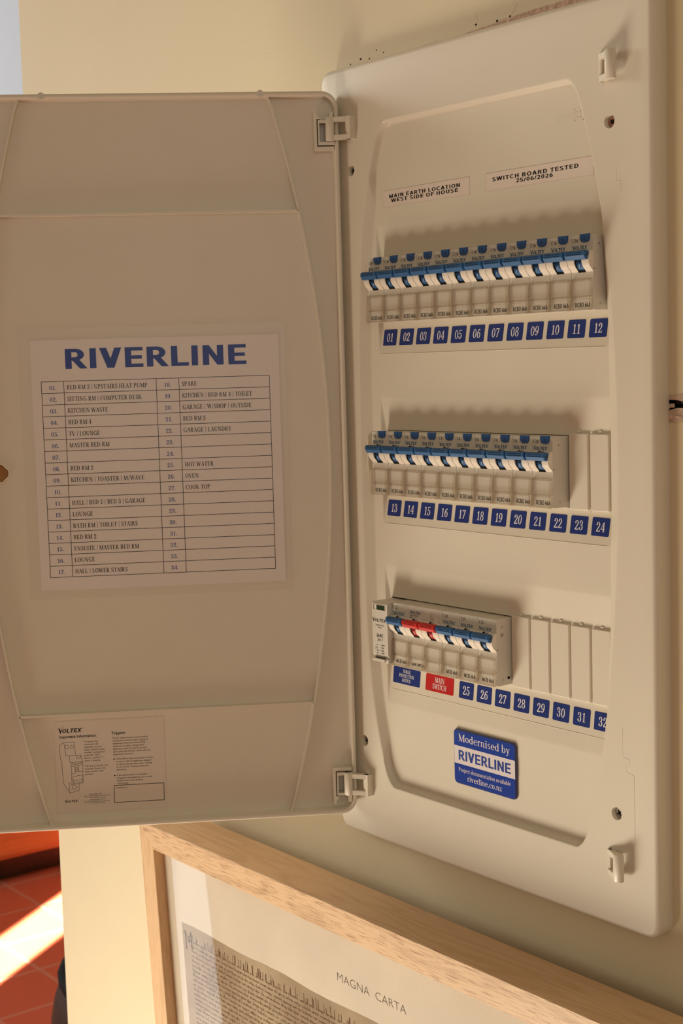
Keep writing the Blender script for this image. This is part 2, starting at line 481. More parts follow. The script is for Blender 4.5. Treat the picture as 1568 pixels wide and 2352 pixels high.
_B1 = [S(.17, 0, 1), F(.15), F(.15, 1)]
G = {
 '0': (.62, [A(.31, .5, .28, .52, wv=.14)]),
 '1': (.56, [S(.31, 0, 1), H(.1, .52, 0), D(.12, .82, .30, .94, .1)]),
 '2': (.60, [A(.29, .73, .25, .29, -25, 170, .14), D(.10, .06, .46, .62, .14), H(.06, .55, 0, .1), S(.53, 0, .22, .06), A(.13, .74, .085, .085, wv=.084, wh=.084)]),
 '3': (.60, [A(.27, .75, .24, .27, -90, 160, .13), A(.27, .28, .28, .30, -160, 90, .15), H(.18, .3, .48, .06), A(.12, .76, .08, .08, wv=.079, wh=.079), A(.1, .22, .08, .08, wv=.079, wh=.079)]),
 '4': (.62, [S(.44, 0, 1, .14), H(.03, .6, .25, .08), D(.06, .27, .42, 1, .07), H(.27, .6, 0)]),
 '5': (.60, [H(.14, .52, .9, .1), S(.15, .5, 1, .06), A(.27, .31, .28, .33, -150, 130, .15), A(.1, .22, .08, .08, wv=.079, wh=.079)]),
 '6': (.62, [A(.32, .32, .27, .34, 0, 360, .14), A(.48, .36, .43, .67, 105, 185, .14), A(.46, .9, .08, .08, wv=.079, wh=.079)]),
 '7': (.58, [H(.06, .55, .88, .12), D(.22, 0, .50, .92, .14), S(.08, .72, 1, .06)]),
 '8': (.62, [A(.31, .75, .24, .27, wv=.12), A(.31, .27, .28, .29, wv=.14)]),
 '9': (.62, [A(.30, .68, .27, .34, 0, 360, .14), A(.14, .64, .43, .67, -75, 5, .14), A(.15, .1, .08, .08, wv=.079, wh=.079)]),
 'A': (.76, [D(.1, 0, .38, 1, .06), D(.63, 0, .38, 1, .15), H(.2, .55, .3), F(.1, h=.11), F(.63)]),
 'B': (.68, _B1 + [A(.3, .745, .27, .255, -90, 90), A(.3, .26, .32, .27, -90, 90), H(.17, .31, .945), H(.17, .31, .49), H(.17, .31, 0)]),
 'C': (.72, [A(.39, .5, .37, .52, 45, 315, .16), S(.65, .7, .97, .05), S(.65, .1, .24, .04)]),
 'D': (.80, _B1 + [A(.3, .5, .45, .5, -90, 90, .16), H(.17, .31, 0), H(.17, .31, .945)]),
 'E': (.68, _B1 + [H(.1, .58, .945), H(.17, .46, .48), H(.1, .62, 0), S(.57, .76, 1, .05), S(.60, 0, .25, .05), S(.46, .38, .62, .05)]),
 'F': (.62, _B1 + [H(.1, .58, .945), H(.17, .46, .48), S(.57, .76, 1, .05), S(.46, .38, .62, .05)]),
 'G': (.80, [A(.39, .5, .37, .52, 45, 315, .16), S(.65, .7, .97, .05), S(.65, .05, .42), F(.65, y=.4)]),
 'H': (.82, _B1 + [S(.65, 0, 1), F(.67), F(.67, 1), H(.17, .65, .48)]),
 'I': (.34, _B1),
 'J': (.40, [S(.24, 0, 1), F(.24, 1), A(.05, 0, .265, .25, -90, 0, .15)]),
 'K': (.76, _B1 + [D(.26, .44, .60, 1, .06), D(.62, 0, .34, .6, .15), F(.64), F(.6, 1, h=.12)]),
 'L': (.64, _B1 + [H(.1, .6, 0), S(.58, 0, .26, .05)]),
 'M': (.98, [S(.16, 0, 1, .06), D(.47, 0, .17, 1, .15), D(.47, 0, .78, 1, .06), S(.82, 0, 1), F(.14, h=.11), F(.82), F(.12, 1, h=.1), F(.86, 1, h=.1)]),
 'N': (.84, [S(.16, 0, 1, .06), D(.64, 0, .18, 1, .15), S(.67, 0, 1, .06), F(.14, h=.11), F(.12, 1, h=.1), F(.67, 1, h=.11)]),
 'O': (.80, [A(.4, .5, .38, .52, wv=.16)]),
 'P': (.64, _B1 + [A(.3, .72, .3, .28, -90, 90), H(.17, .31, .945), H(.17, .31, .44)]),
 'R': (.74, _B1 + [A(.3, .73, .28, .27, -90, 90), H(.17, .31, .945), H(.17, .31, .46), D(.6, 0, .34, .48, .15), F(.64, h=.1)]),
 'S': (.58, [A(.29, .75, .24, .27, 25, 262, .14), A(.29, .27, .26, .29, -155, 85, .14), S(.50, .74, .97, .045), S(.06, .03, .26, .045), D(.42, .36, .16, .64, .15)]),
 'T': (.68, [S(.34, 0, 1), F(.34), H(.03, .65, .945), S(.05, .76, 1, .05), S(.63, .76, 1, .05)]),
 'U': (.80, [S(.17, .3, 1), S(.64, .3, 1, .06), A(.38, .32, .285, .34, 180, 360, .13), F(.15, 1), F(.65, 1, h=.11)]),
 'V': (.74, [D(.38, 0, .11, 1, .15), D(.38, 0, .64, 1, .06), F(.11, 1), F(.64, 1, h=.1)]),
 'W': (1.05, [D(.32, 0, .11, 1, .15), D(.32, 0, .53, 1, .06), D(.74, 0, .53, 1, .15), D(.74, 0, .95, 1, .06), F(.11, 1), F(.95, 1, h=.1)]),
 'Y': (.70, [D(.34, .42, .1, 1, .15), D(.36, .42, .6, 1, .06), S(.35, 0, .46), F(.35), F(.1, 1), F(.6, 1, h=.1)]),
 'a': (.54, [S(.42, 0, .5, .13), A(.26, .48, .22, .21, 0, 160, .12, .05), A(.24, .19, .21, .2, 0, 360, .12, .05), H(.42, .54, 0)]),
 'b': (.60, [S(.13, 0, 1.02, .13), A(.32, .33, .25, .35, 0, 360, .13, .05), H(.02, .14, .97)]),
 'c': (.52, [A(.29, .34, .26, .36, 45, 315, .13, .05), A(.44, .52, .07, .07, wv=.069, wh=.069)]),
 'd': (.60, [S(.45, 0, 1.02, .13), A(.27, .33, .25, .35, 0, 360, .13, .05), H(.33, .45, .97), H(.45, .58, 0)]),
 'e': (.54, [A(.28, .34, .26, .36, 0, 320, .13, .05), H(.1, .52, .35)]),
 'i': (.30, [S(.15, 0, .66, .13), H(.02, .28, 0), H(.03, .15, .61), A(.15, .88, .08, .08, wv=.079, wh=.079)]),
 'j': (.30, [S(.17, -.12, .66, .13), H(.04, .17, .61), A(.17, .88, .08, .08, wv=.079, wh=.079), A(.03, -.12, .205, .16, -90, 0, .13, .05)]),
 'l': (.30, [S(.15, 0, 1.02, .13), H(.02, .28, 0), H(.03, .15, .97)]),
 'm': (.92, [S(.14, 0, .66, .13), S(.46, 0, .46, .13), S(.78, 0, .46, .13), A(.3, .44, .225, .24, 0, 150, .13, .06), A(.62, .44, .225, .24, 0, 150, .13, .06), H(.02, .26, 0), H(.36, .56, 0), H(.68, .9, 0), H(.03, .14, .61)]),
 'n': (.62, [S(.14, 0, .66, .13), S(.47, 0, .46, .13), A(.31, .44, .225, .24, 0, 150, .13, .06), H(.02, .26, 0), H(.37, .59, 0), H(.03, .14, .61)]),
 'o': (.56, [A(.28, .34, .26, .36, wv=.13, wh=.05)]),
 'r': (.44, [S(.14, 0, .66, .13), H(.02, .28, 0), H(.03, .14, .61), A(.32, .45, .2, .23, 60, 160, .1, .06), A(.36, .58, .075, .075, wv=.074, wh=.074)]),
 's': (.46, [A(.23, .51, .18, .18, 30, 262, .11, .05), A(.23, .17, .2, .19, -155, 85, .11, .05), D(.33, .24, .13, .44, .12)]),
 't': (.38, [S(.17, .1, .9, .13), H(.02, .34, .61), A(.29, .12, .185, .13, 180, 290, .13, .05)]),
 'u': (.62, [S(.14, .2, .66, .13), S(.47, 0, .66, .13), A(.305, .2, .23, .21, 180, 340, .13, .05), H(.03, .14, .61), H(.36, .47, .61), H(.47, .59, 0)]),
 'v': (.56, [D(.28, 0, .1, .66, .13), D(.28, 0, .46, .66, .055), H(.0, .2, .61), H(.36, .54, .61)]),
 'y': (.56, [D(.28, 0, .1, .66, .13), D(.17, -.28, .46, .66, .055), H(.0, .2, .61), H(.36, .54, .61), A(.12, -.22, .08, .08, wv=.079, wh=.079)]),
 'z': (.50, [H(.05, .46, .59, .07), H(.05, .46, 0, .07), D(.1, .03, .4, .63, .12), S(.07, .45, .66, .05), S(.44, 0, .2, .05)]),
 '.': (.26, [A(.13, .08, .085, .085, wv=.084, wh=.084)]),
 '|': (.30, [S(.15, -.15, 1.1, .07)]),
 '/': (.46, [D(.06, -.1, .38, 1.05, .08)]),
 ' ': (.27, []),
}


def grotesk(w):
    """plain block letters of stem weight w"""
    t = w * .88
    m = .08 + w / 2
    return {
        'A': (.78, [D(.07 + w * .3, 0, .39, 1, w * 1.1), D(.71 - w * .3, 0, .39, 1, w * 1.1), H(.2, .58, .2, t)]),
        'B': (.74, [S(m, 0, 1, w), A(.38, .745, .27, .255, -90, 90, w, t), A(.38, .27, .31, .27, -90, 90, w, t), H(m, .39, 1 - t, t), H(m, .39, .49, t), H(m, .39, 0, t)]),
        'C': (.76, [A(.42, .5, .37, .52, 42, 318, w, t)]),
        'D': (.78, [S(m, 0, 1, w), A(.34, .5, .38, .5, -90, 90, w, t), H(m, .35, 0, t), H(m, .35, 1 - t, t)]),
        'E': (.68, [S(m, 0, 1, w), H(m, .64, 0, t), H(m, .60, .5 - t / 2, t), H(m, .63, 1 - t, t)]),
        'F': (.62, [S(m, 0, 1, w), H(m, .56, .48 - t / 2, t), H(m, .60, 1 - t, t)]),
        'H': (.78, [S(m, 0, 1, w), S(.78 - m, 0, 1, w), H(m, .78 - m, .5 - t / 2, t)]),
        'I': (.16 + w, [S(m, 0, 1, w)]),
        'K': (.74, [S(m, 0, 1, w), D(m + .02, .3, .62, 1, w * 1.15), D(.66, 0, .34, .62, w * 1.15)]),
        'L': (.64, [S(m, 0, 1, w), H(m, .62, 0, t)]),
        'M': (.92, [S(m, 0, 1, w), S(.92 - m, 0, 1, w), D(.46, 0, m, 1, w), D(.46, 0, .92 - m, 1, w)]),
        'N': (.80, [S(m, 0, 1, w), S(.80 - m, 0, 1, w), D(.80 - m, 0, m, 1, w)]),
        'O': (.84, [A(.42, .5, .37, .52, 0, 360, w, t)]),
        'P': (.70, [S(m, 0, 1, w), A(.38, .70, .28, .30, -90, 90, w, t), H(m, .39, 1 - t, t), H(m, .39, .4, t)]),
        'R': (.76, [S(m, 0, 1, w), A(.38, .70, .28, .30, -90, 90, w, t), H(m, .39, 1 - t, t), H(m, .39, .4, t), D(.64, 0, .40, .44, w * 1.15)]),
        'S': (.70, [A(.35, .74, .28, .28, 22, 262, w, t), A(.35, .27, .30, .29, -158, 85, w, t), D(.50, .40, .20, .60, w)]),
        'T': (.66, [S(.33, 0, 1, w), H(.02, .64, 1 - t, t)]),
        'U': (.78, [S(m, .32, 1, w), S(.78 - m, .32, 1, w), A(.39, .33, .31, .35, 180, 360, w, t)]),
        'V': (.74, [D(.37, 0, .08 + w * .3, 1, w * 1.1), D(.37, 0, .66 - w * .3, 1, w * 1.1)]),
        'W': (1.02, [D(.29, 0, .06 + w * .3, 1, w), D(.29, 0, .51, 1, w), D(.73, 0, .51, 1, w), D(.73, 0, .96 - w * .3, 1, w)]),
        'k': (.60, [S(m, 0, 1, w), D(m + .02, .2, .5, .72, w), D(.54, 0, .30, .46, w)]),
        '0': (.62, [A(.31, .5, .27, .51, 0, 360, w, t)]),
        '1': (.62, [S(.36, 0, 1, w), D(.16, .72, .32, .96, w)]),
        '2': (.62, [A(.30, .71, .25, .30, -30, 172, w, t), D(.13, .04, .46, .58, w * 1.1), H(.05, .57, 0, t)]),
        '3': (.62, [A(.29, .75, .25, .26, -90, 165, w, t), A(.29, .27, .28, .28, -165, 90, w, t), H(.2, .31, .49, t)]),
        '5': (.62, [H(.12, .54, 1 - t, t), D(.10, .46, .14, 1, w * .9), A(.29, .31, .28, .33, -160, 125, w, t)]),
        '6': (.62, [A(.32, .31, .27, .33, 0, 360, w, t), A(.47, .34, .43, .68, 100, 182, w, t)]),
        '/': (.36, [D(.06, 0, .30, 1, w * .8)]),
        ' ': (.30, []),
    }


GROT = {}


def block(text, h, wt=.15, **kw):
    if wt not in GROT:
        GROT[wt] = grotesk(wt)
    return serif(text, h, font=GROT[wt], **kw)


def serif(text, h, xs=1.0, align='l', width=None, gap=0.03, font=None):
    out, x = [], 0.0
    for ch in text:
        wd, prims = (font or G)[ch]
        for p in prims:
            if p[0] == 'band':
                o, i = p[1], p[2]
                n = len(o)
                out.append(([(a + x, b) for a, b in o + i], [(k, k + 1, n + k + 1, n + k) for k in range(n - 1)]))
            else:
                out.append(([(a + x, b) for a, b in p], [(0, 1, 2, 3)]))
        x += wd + gap
    x -= gap
    if width:
        xs = width / (x * h)
    sh = {'l': 0, 'c': x / 2, 'r': x}[align]
    return [([((u - sh) * h * xs, v * h) for u, v in vs], fs) for vs, fs in out]


def logo(h, align='l', xs=1.42):
    """the tick-shaped V followed by slanted OLTEX; h = letter height"""
    P = []
    P.append(([(-.02, 1.0), (.16, 1.0), (.36, .42), (.80, 1.62), (.36, -.12), (.26, -.12)], [(0, 1, 2, 5), (2, 3, 4, 5)]))
    k = .16

    def sl(pts):
        return [(x + k * y, y) for x, y in pts]
    x = .55

    def put(pr):
        for p in pr:
            if p[0] == 'band':
                n = len(p[1])
                P.append((sl([(a + x, b) for a, b in p[1] + p[2]]), [(i, i + 1, n + i + 1, n + i) for i in range(n - 1)]))
            else:
                P.append((sl([(a + x, b) for a, b in p]), [(0, 1, 2, 3)]))
    put([A(.36, .42, .34, .42, wv=.16, wh=.14)])
    x += .78
    put([S(.1, 0, .84, .17), H(.02, .52, 0, .15)])
    x += .55
    put([S(.3, 0, .84, .17), H(.0, .62, .69, .15)])
    x += .68
    put([S(.1, 0, .84, .17), H(.02, .52, 0, .15), H(.02, .5, .35, .13), H(.02, .52, .69, .15)])
    x += .6
    put([D(.08, 0, .52, .84, .19), D(.52, 0, .08, .84, .19)])
    x += .62
    put([A(.1, .8, .1, .1, wv=.04, wh=.04)])
    tot = x + .3
    sh = {'l': 0, 'c': tot / 2}[align]
    return [([((u - sh) * h * xs, v * h) for u, v in vs], fs) for vs, fs in P]


# ------------------------------------------------------------------ the room
FLOOR = -1550
XC = -565.5   # outside corner of the wall


def struct(mb, name, mats):
    return tag(mb.build(name, mats), kind='structure')


mb = MB()
# main wall, with the cut-out behind the board and the ragged notch to its right
HX0, HX1, HZ0, HZ1 = -32, 236, -392, 105
NZ0, NZ1 = -109, -98
mb.box(XC, HX0, 0, 110, FLOOR, 1250)
mb.box(HX0, HX1, 0, 110, HZ1, 1250)
mb.box(HX0, HX1, 0, 110, FLOOR, HZ0)
mb.box(HX1, 1900, 0, 110, NZ1, 1250)
mb.box(HX1, 1900, 0, 110, FLOOR, NZ0)
mb.box(292, 1900, 0, 110, NZ0, NZ1)
mb.box(HX1, 292, 14, 110, NZ0, NZ1, 1)
wall = struct(mb, 'wall_right', ['wall', 'cavity'])
# torn plaster round the notch and the timber edge above the board (parts of the wall)
mb = MB()
random.seed(3)


def ragged(x0, x1, zf0, zf1, y, m=0, n=14):
    top = [(x0 + (x1 - x0) * i / n, zf1(i / n)) for i in range(n + 1)]
    bot = [(x0 + (x1 - x0) * i / n, zf0(i / n)) for i in range(n + 1)]
    L = [(x, z) for x, z in bot] + [(x, z) for x, z in top[::-1]]
    vs = [(x, y, z) for x, z in L] + [(x, .2, z) for x, z in L]
    k = len(L)
    h = n + 1
    fs = [(i, i + 1, k - 2 - i, k - 1 - i) for i in range(n)]
    fs += [(i, (i + 1) % k, k + (i + 1) % k, k + i) for i in range(k)]
    mb.add(vs, fs, m)


ragged(250, 300, lambda t: -98.9 + random.uniform(-.7, .3) - 1.0 * abs(math.sin(t * 40)), lambda t: -96.7, -.5)
ragged(250, 300, lambda t: -112.8 + random.uniform(-.2, .2), lambda t: -108.9 + random.uniform(-.3, .4) + 4.2 * min(1, t * 4), -.7)
ragged(255, 262, lambda t: -104.6 + random.uniform(-.4, .4), lambda t: -102.2 + random.uniform(-.5, .5), -.4, n=6)
ragged(250, 300, lambda t: -110.6 - .6 * t + random.uniform(-.3, .3), lambda t: -109.2 + random.uniform(-.4, .3), -1.0, 1)
for (x, y, z, r) in ((262.5, 4, -101.2, 2.0), (267.5, 3, -100.6, 2.6), (264.5, 7, -105.0, 2.2)):
    mb.tube([(x - r, y, z - .6), (x - r * .6, y, z), (x, y - .6, z + .2), (x + r * .6, y, z - .1), (x + r, y, z - .5)], [r * .3, r * .8, r, r * .7, r * .25], 9, 2)
mb.build('torn_plaster', ['plaster', 'timber_edge', 'leather'], wall)
mb = MB()
ragged(60, 262, lambda t: 137.5, lambda t: 140.6 + 4.6 * min(1, t * 2.2) + random.uniform(-.25, .25), -.8, n=70)
mb.build('raw_timber_edge', ['timber_edge'], wall)
mb = MB()
for x, z, r in ((-24, 144.8, .9), (-14, 143.4, .6), (-6, 148, .5), (-36, 143.2, .6), (2, 145, .5), (98, 146, .7), (118, 144.6, .9), (130, 145.2, .7), (205, 144.6, .5)):
    a = [R(i * 45 + random.uniform(-12, 12)) for i in range(8)]
    L = [(x + r * random.uniform(.7, 1.3) * math.cos(t), z + r * random.uniform(.7, 1.2) * math.sin(t)) for t in a]
    mb.add([(p, -.15, q) for p, q in L] + [(p, .1, q) for p, q in L], [tuple(range(8))] + [(i, (i + 1) % 8, 8 + (i + 1) % 8, 8 + i) for i in range(8)], 0)
for (x0, z0, x1, z1) in ((98, 144, 99, 153), (130, 145, 137, 152), (28, 141.5, 60, 142.4), (118, 144.4, 152, 145.2)):
    mb.tube([(x0, 0, z0), ((x0 + x1) / 2 + .6, 0, (z0 + z1) / 2), (x1, 0, z1)], .1, 6, 1)
mb.build('wall_scuff', ['dark', 'timber_edge'], wall)

mb = MB()
mb.box(-5200, 2600, -4200, 3200, FLOOR - 60, FLOOR)
struct(mb, 'floor', ['tiles'])
mb = MB()
mb.box(-3860, -3760, -1000, 3200, FLOOR, 1250)
struct(mb, 'wall_far', ['white_wall'])
mb = MB()
mb.box(-3760, 1900, 2600, 2700, FLOOR, 1250)
struct(mb, 'wall_back', ['wall'])
mb = MB()
mb.box(-3860, XC, -300, 2700, 1250, 1310)
struct(mb, 'ceiling', ['ceiling'])

# ------------------------------------------------------------------ distribution board
PX0, PX1, PZ0, PZ1 = -57, 258, -428, 139
H0 = 12.7
DEEP = 5.7
ROWS = (0.0, -122.4, -244.7)
board = empty('distribution_board', (0.1, 0, -0.428))
tag(board, 'cream plastic electrical distribution board on the wall with its door open', 'switchboard')
BOFF = (100, 0, -428)


def prof_level(z):
    """height of the recessed centre (distance from the wall) at height z"""
    flat = H0 - DEEP
    slot = 3.7
    lv = np.full_like(z, flat)
    for k, zk in enumerate(ROWS):
        lowc = zk - 67.3 if k < 2 else zk - 78
        lv = np.where((z < zk + 24) & (z >= zk + 3), slot + (flat - slot) * (z - zk - 3) / 21, lv)
        lv = np.where((z < zk + 3) & (z > zk - 48.5), slot, lv)
        lv = np.where((z <= zk - 48.5) & (z > lowc), slot + (flat - slot) * (zk - 48.5 - z) / (zk - 48.5 - lowc), lv)
    return lv


def smooth(t):
    t = np.clip(t, 0, 1)
    return t * t * (3 - 2 * t)


LP = np.array([(9.5, 92), (-4, 57), (-9.5, 34.4), (-13.5, 12), (-20.9, -126), (-14.6, -313), (-11.4, -331), (-8, -353), (-2.5, -368), (1.5, -376)])
RP = np.array([(196, 90), (201.5, 83), (206.8, 64), (210.5, 49), (215.2, 31), (217.6, 16.7), (221, -13), (227.6, -68), (229.3, -95), (230.4, -135), (228.2, -211), (225.5, -237), (221.7, -267), (218.2, -294), (214.9, -313), (208.7, -339), (203, -365)])
PL = np.polyfit(LP[:, 1] / 100, LP[:, 0], 4)
PR = np.polyfit(RP[:, 1] / 100, RP[:, 0], 4)


def height(x, z):
    x = np.asarray(x, float)
    z = np.asarray(z, float)
    b = np.clip(1 - ((z + 143) / 236.0) ** 2, 0, 1)
    xl = np.polyval(PL, z / 100)
    xr = np.polyval(PR, z / 100)
    # signed distance to the barrel outline (rounded corners)
    dx = np.minimum((x - xl) / (5.6 + 3.6 * b), (xr - x) / (6.0 + 6.5 * b)) * 10.2
    dz = np.minimum(94.9 - z, z + 384.5)
    rr = 12.0
    ax, az = rr - dx, rr - dz
    s = np.where((ax > 0) & (az > 0), rr - np.hypot(np.maximum(ax, 0), np.maximum(az, 0)), np.minimum(dx, dz))
    t = np.clip(s / 10.5, 0, 1)
    e = 0.2
    lin = np.where(t < e, t * t / (2 * e), np.where(t > 1 - e, (1 - e) - (1 - t) ** 2 / (2 * e), t - e / 2)) / (1 - e)
    well = H0 - DEEP * np.clip(lin, 0, 1)
    lv = prof_level(z)
    inx = smooth((x + 3.2) / 1.6) * smooth((218.6 - x) / 1.6) * smooth((s - 0.3) / 1.8)
    return np.where(lv < well, well + (lv - well) * inx, well)


def panel_y(x, z):
    return -float(height(x, z))


mb = MB()
gx = np.concatenate([np.arange(PX0 + 9, 20, .5), np.arange(20, 182, 1.0), np.arange(182, PX1 - 9 + .25, .5)])
gz = np.arange(PZ0 + 9, PZ1 - 9 + 1)
XX, ZZ = np.meshgrid(gx, gz)
HH = height(XX, ZZ)
nx, nz = len(gx), len(gz)
ii, jj = np.meshgrid(np.arange(nx - 1), np.arange(nz - 1))
x0, z0 = gx[ii], gz[jj]
keep = np.ones_like(ii, bool)
SLOTS = [(0, 217, -45, 0), (0, 217, -168, -122), (0, 217, -290, -244)]
for a, b, c, d in SLOTS:
    keep &= ~((x0 >= a) & (x0 < b) & (z0 >= c) & (z0 < d))
SCREWS = [(-23, 65, 'steel'), (225, 65, 'copper'), (-25, -355, 'steel'), (225, -355, 'steel')]
for sx, sz, _ in SCREWS:
    keep &= ~((x0 >= sx - 5) & (x0 < sx + 5) & (z0 >= sz - 5) & (z0 < sz + 5))
i, j = ii[keep], jj[keep]
q = np.stack([j * nx + i, j * nx + i + 1, (j + 1) * nx + i + 1, (j + 1) * nx + i], 1)
mb.add(np.stack([XX.ravel(), -HH.ravel(), ZZ.ravel()], 1).tolist(), q.tolist(), 0, True)
# bevelled rim and sides
RB = 3.6
L = []
for inset, hh in [(11, H0 - .01)] + [(RB * (1 - math.sin(a)), H0 - RB * (1 - math.cos(a))) for a in [R(t) for t in (0, 15, 30, 45, 60, 75, 90)]] + [(0, 0.0)]:
    L.append([(x, -hh, z) for x, z in rrect(PX0 + inset, PX1 - inset, PZ0 + inset, PZ1 - inset, max(1.0, 9.5 - inset), 8)])
mb.loops(L, 0, True)
# countersunk screw wells
for sx, sz, _ in SCREWS:
    n = 40
    sq, ci, c2 = [], [], []
    per = [(5, i_) for i_ in range(-5, 5)] + [(-i_, 5) for i_ in range(-5, 5)] + [(-5, -i_) for i_ in range(-5, 5)] + [(i_, -5) for i_ in range(-5, 5)]
    for k in range(n):
        t = math.atan2(per[k][1], per[k][0])
        c, s_ = math.cos(t), math.sin(t)
        sq.append((sx + per[k][0], -H0, sz + per[k][1]))
        ci.append((sx + 4.1 * c, -H0, sz + 4.1 * s_))
        c2.append((sx + 3.5 * c, -H0 + 3.0, sz + 3.5 * s_))
    mb.loops([sq, ci, c2], 0, False)
# slot edges (thickness of the cover) and shallow label-strip creases
for a, b, c, d in SLOTS:
    for (xa, xb, za, zb) in ((a, b, d, d + .6), (a, b, c - .6, c), (a - .6, a, c, d)):
        mb.box(xa, xb, -3.6, -1.6, za, zb)
for zk, lo in ((0, -67.3), (-122.4, -189.7), (-244.7, -312.2)):
    pts = [(float(x), panel_y(x, lo if lo > -300 else lo) - .02, lo) for x in np.linspace(0, 214, 40)]
    mb.tube(pts, .22, 6)
# moulding seams on the right flange
for pts in ([(230.5, -300), (230.5, -318), (236, -319), (236, -323), (233, -323.5), (233.4, -327), (239.6, -328.4), (239.8, -372)],
            [(230, 36), (236, 37.5)], [(230, 36), (230, 30), (233.5, 29.5), (233.5, 24), (229, 22)]):
    mb.tube([(x, -H0 + .06, z) for x, z in pts], .2, 6)
# embossed rating mark
mb.polys(sans('IP40', 5.2, xs=1.15), lambda u, v: (176.5 + u, panel_y(176.5 + u, 71 + v) - .05, 71 + v), 0)
for (a, b, c, d) in ((192.5, 200, 70, 70.5), (192.5, 200, 77, 77.5), (192.5, 193, 70, 77.5), (199.5, 200, 70, 77.5), (194.6, 198, 72, 72.4), (194.6, 198, 75.3, 75.7), (194.6, 195, 72, 75.7), (197.6, 198, 72, 75.7)):
    mb.add([(x, panel_y(x - 1, z) - .05, z) for x, z in ((a - 1, c), (b - 1, c), (b - 1, d), (a - 1, d))], [(0, 1, 2, 3)])
# narrow moulded bar on the left of the well
mb.box(-15.5, -14.3, -10.6, -8, -152, -127)
mb.build('front_panel', ['plastic'], board, off=BOFF)

mb = MB()
mb.box(-30, 234, 60, 62, -390, 103)
mb.box(-30, -28, 2, 60, -390, 103)
mb.box(232, 234, 2, 60, -390, 103)
mb.box(-28, 232, 2, 60, 101, 103)
mb.box(-28, 232, 2, 60, -390, -388)
for zk in ROWS:
    mb.box(-10, 226, 44, 46, zk - 40, zk - 5, 1)
mb.build('back_box', ['cavity', 'steel'], board, off=BOFF)

for sx, sz, mm in SCREWS:
    mb = MB()
    mb.cyl((sx, -10.1, sz), (sx, -4, sz), 3.3, 2.4, 24, 0)
    if mm == 'copper':
        mb.box(sx - 1.2, sx + 1.2, -10.2, -9, sz - 1.2, sz + 1.2, 1)
    else:
        for a in (35, 125):
            c, s_ = math.cos(R(a)), math.sin(R(a))
            v = []
            for yy in (-10.3, -9):
                for u, w_ in ((-2.0, -.5), (2.0, -.5), (2.0, .5), (-2.0, .5)):
                    v.append((sx + u * c - w_ * s_, yy, sz + u * s_ + w_ * c))
            mb.add(v, [(0, 1, 2, 3), (4, 5, 6, 7), (0, 1, 5, 4), (1, 2, 6, 5), (2, 3, 7, 6), (3, 0, 4, 7)], 1)
    o = mb.build('screw', [mm, 'cavity'], board, off=BOFF)
    if mm == 'copper':
        o['label'] = 'coppery square-drive screw'


# blank plates over the unused ways
def blank(x0, x1, zk):
    mb = MB()
    z1, z0 = zk + 2.6, zk - 47.2
    mb.box(x0, x1, -3.9, -3.0, z0 - .8, z1 + .4)
    P = [[(x, y, z) for x, z in rrect(x0 + e, x1 - e, z0 + e, z1 - e, .8, 3)] for y, e in ((-3.5, .75), (-5.2, .8), (-5.6, 1.3))]
    mb.loops(P, 0, False)
    mb.add(P[-1], [tuple(range(len(P[-1])))], 0)
    mb.box((x0 + x1) / 2 - 1.2, (x0 + x1) / 2 + 1.2, -4.6, -3.6, z1 - .2, z1 + 1.0)
    mb.build('blank_plate', ['plastic'], board, off=BOFF)


for k in (10, 11):
    blank(18 * k + .8, 18 * k + 18.4 - (k == 11) * .6, ROWS[1])
for k in range(7, 12):
    blank(18 * k + .3, 18 * k + 18.3 - (k == 11) * .6, ROWS[2])


# hinge brackets: a vertical barrel held off the flange by two arms with a window between them
def bracket(cx, cz, sgn, name, std=0.0, drop=6.0):
    mb = MB()
    top, bot = cz + 8, cz - 8
    b0 = (cx, -H0 - .2 - std)                      # foot bar on the flange
    b1 = (cx + sgn * 12.0, -H0 - drop - std)        # barrel axis
    foot = rrect(-1.6, 1.6, -1.4, 1.4, .8, 3)
    mb.loops([[(b0[0] + p, b0[1] + q_, z) for p, q_ in foot] for z in (bot, top)], 0, True, True)
    if std:
        mb.box(cx - 1.7, cx + 3.2, -H0 - std - 1.8, -H0 + .3, bot, top)
    n = 20
    cyl_ = [(3.7 * math.cos(2 * math.pi * i / n), 2.9 * math.sin(2 * math.pi * i / n)) for i in range(n)]
    mb.loops([[(b1[0] + p * .9, b1[1] + q_ * .9, z) for p, q_ in cyl_] if e else [(b1[0] + p, b1[1] + q_, z) for p, q_ in cyl_]
              for z, e in ((bot - .5, 1), (bot, 0), (top, 0), (top + .5, 1))], 0, True, True)
    mb.cyl((b1[0], b1[1], bot - .55), (b1[0], b1[1], bot - .3), 1.1, None, 14, 1)
    mb.cyl((b1[0], b1[1], top + .3), (b1[0], b1[1], top + .55), 1.1, None, 14, 1)
    d = Vector((b1[0] - b0[0], b1[1] - b0[1], 0)).normalized()
    nrm = Vector((d.y, -d.x, 0)) * 1.9
    for z0_, z1_ in ((bot, bot + 3.4), (top - 3.4, top)):
        v = []
        for z in (z0_, z1_):
            for (p, s_) in ((b0, -1), (b1, -1), (b1, 1), (b0, 1)):
                v.append((p[0] + nrm.x * s_, p[1] + nrm.y * s_, z))
        mb.add(v, [(0, 1, 2, 3), (4, 5, 6, 7), (0, 1, 5, 4), (1, 2, 6, 5), (2, 3, 7, 6), (3, 0, 4, 7)])
    return mb.build(name, ['plastic', 'device'], board, off=BOFF)


bracket(219.5, 96.5, 1, 'hinge_bracket')
bracket(219.5, -386.5, 1, 'hinge_bracket')
bracket(-19, 94.5, -1, 'hinge_bracket', 3.8, 8.0)
bracket(-19, -387, -1, 'hinge_bracket', 3.8, 8.0)

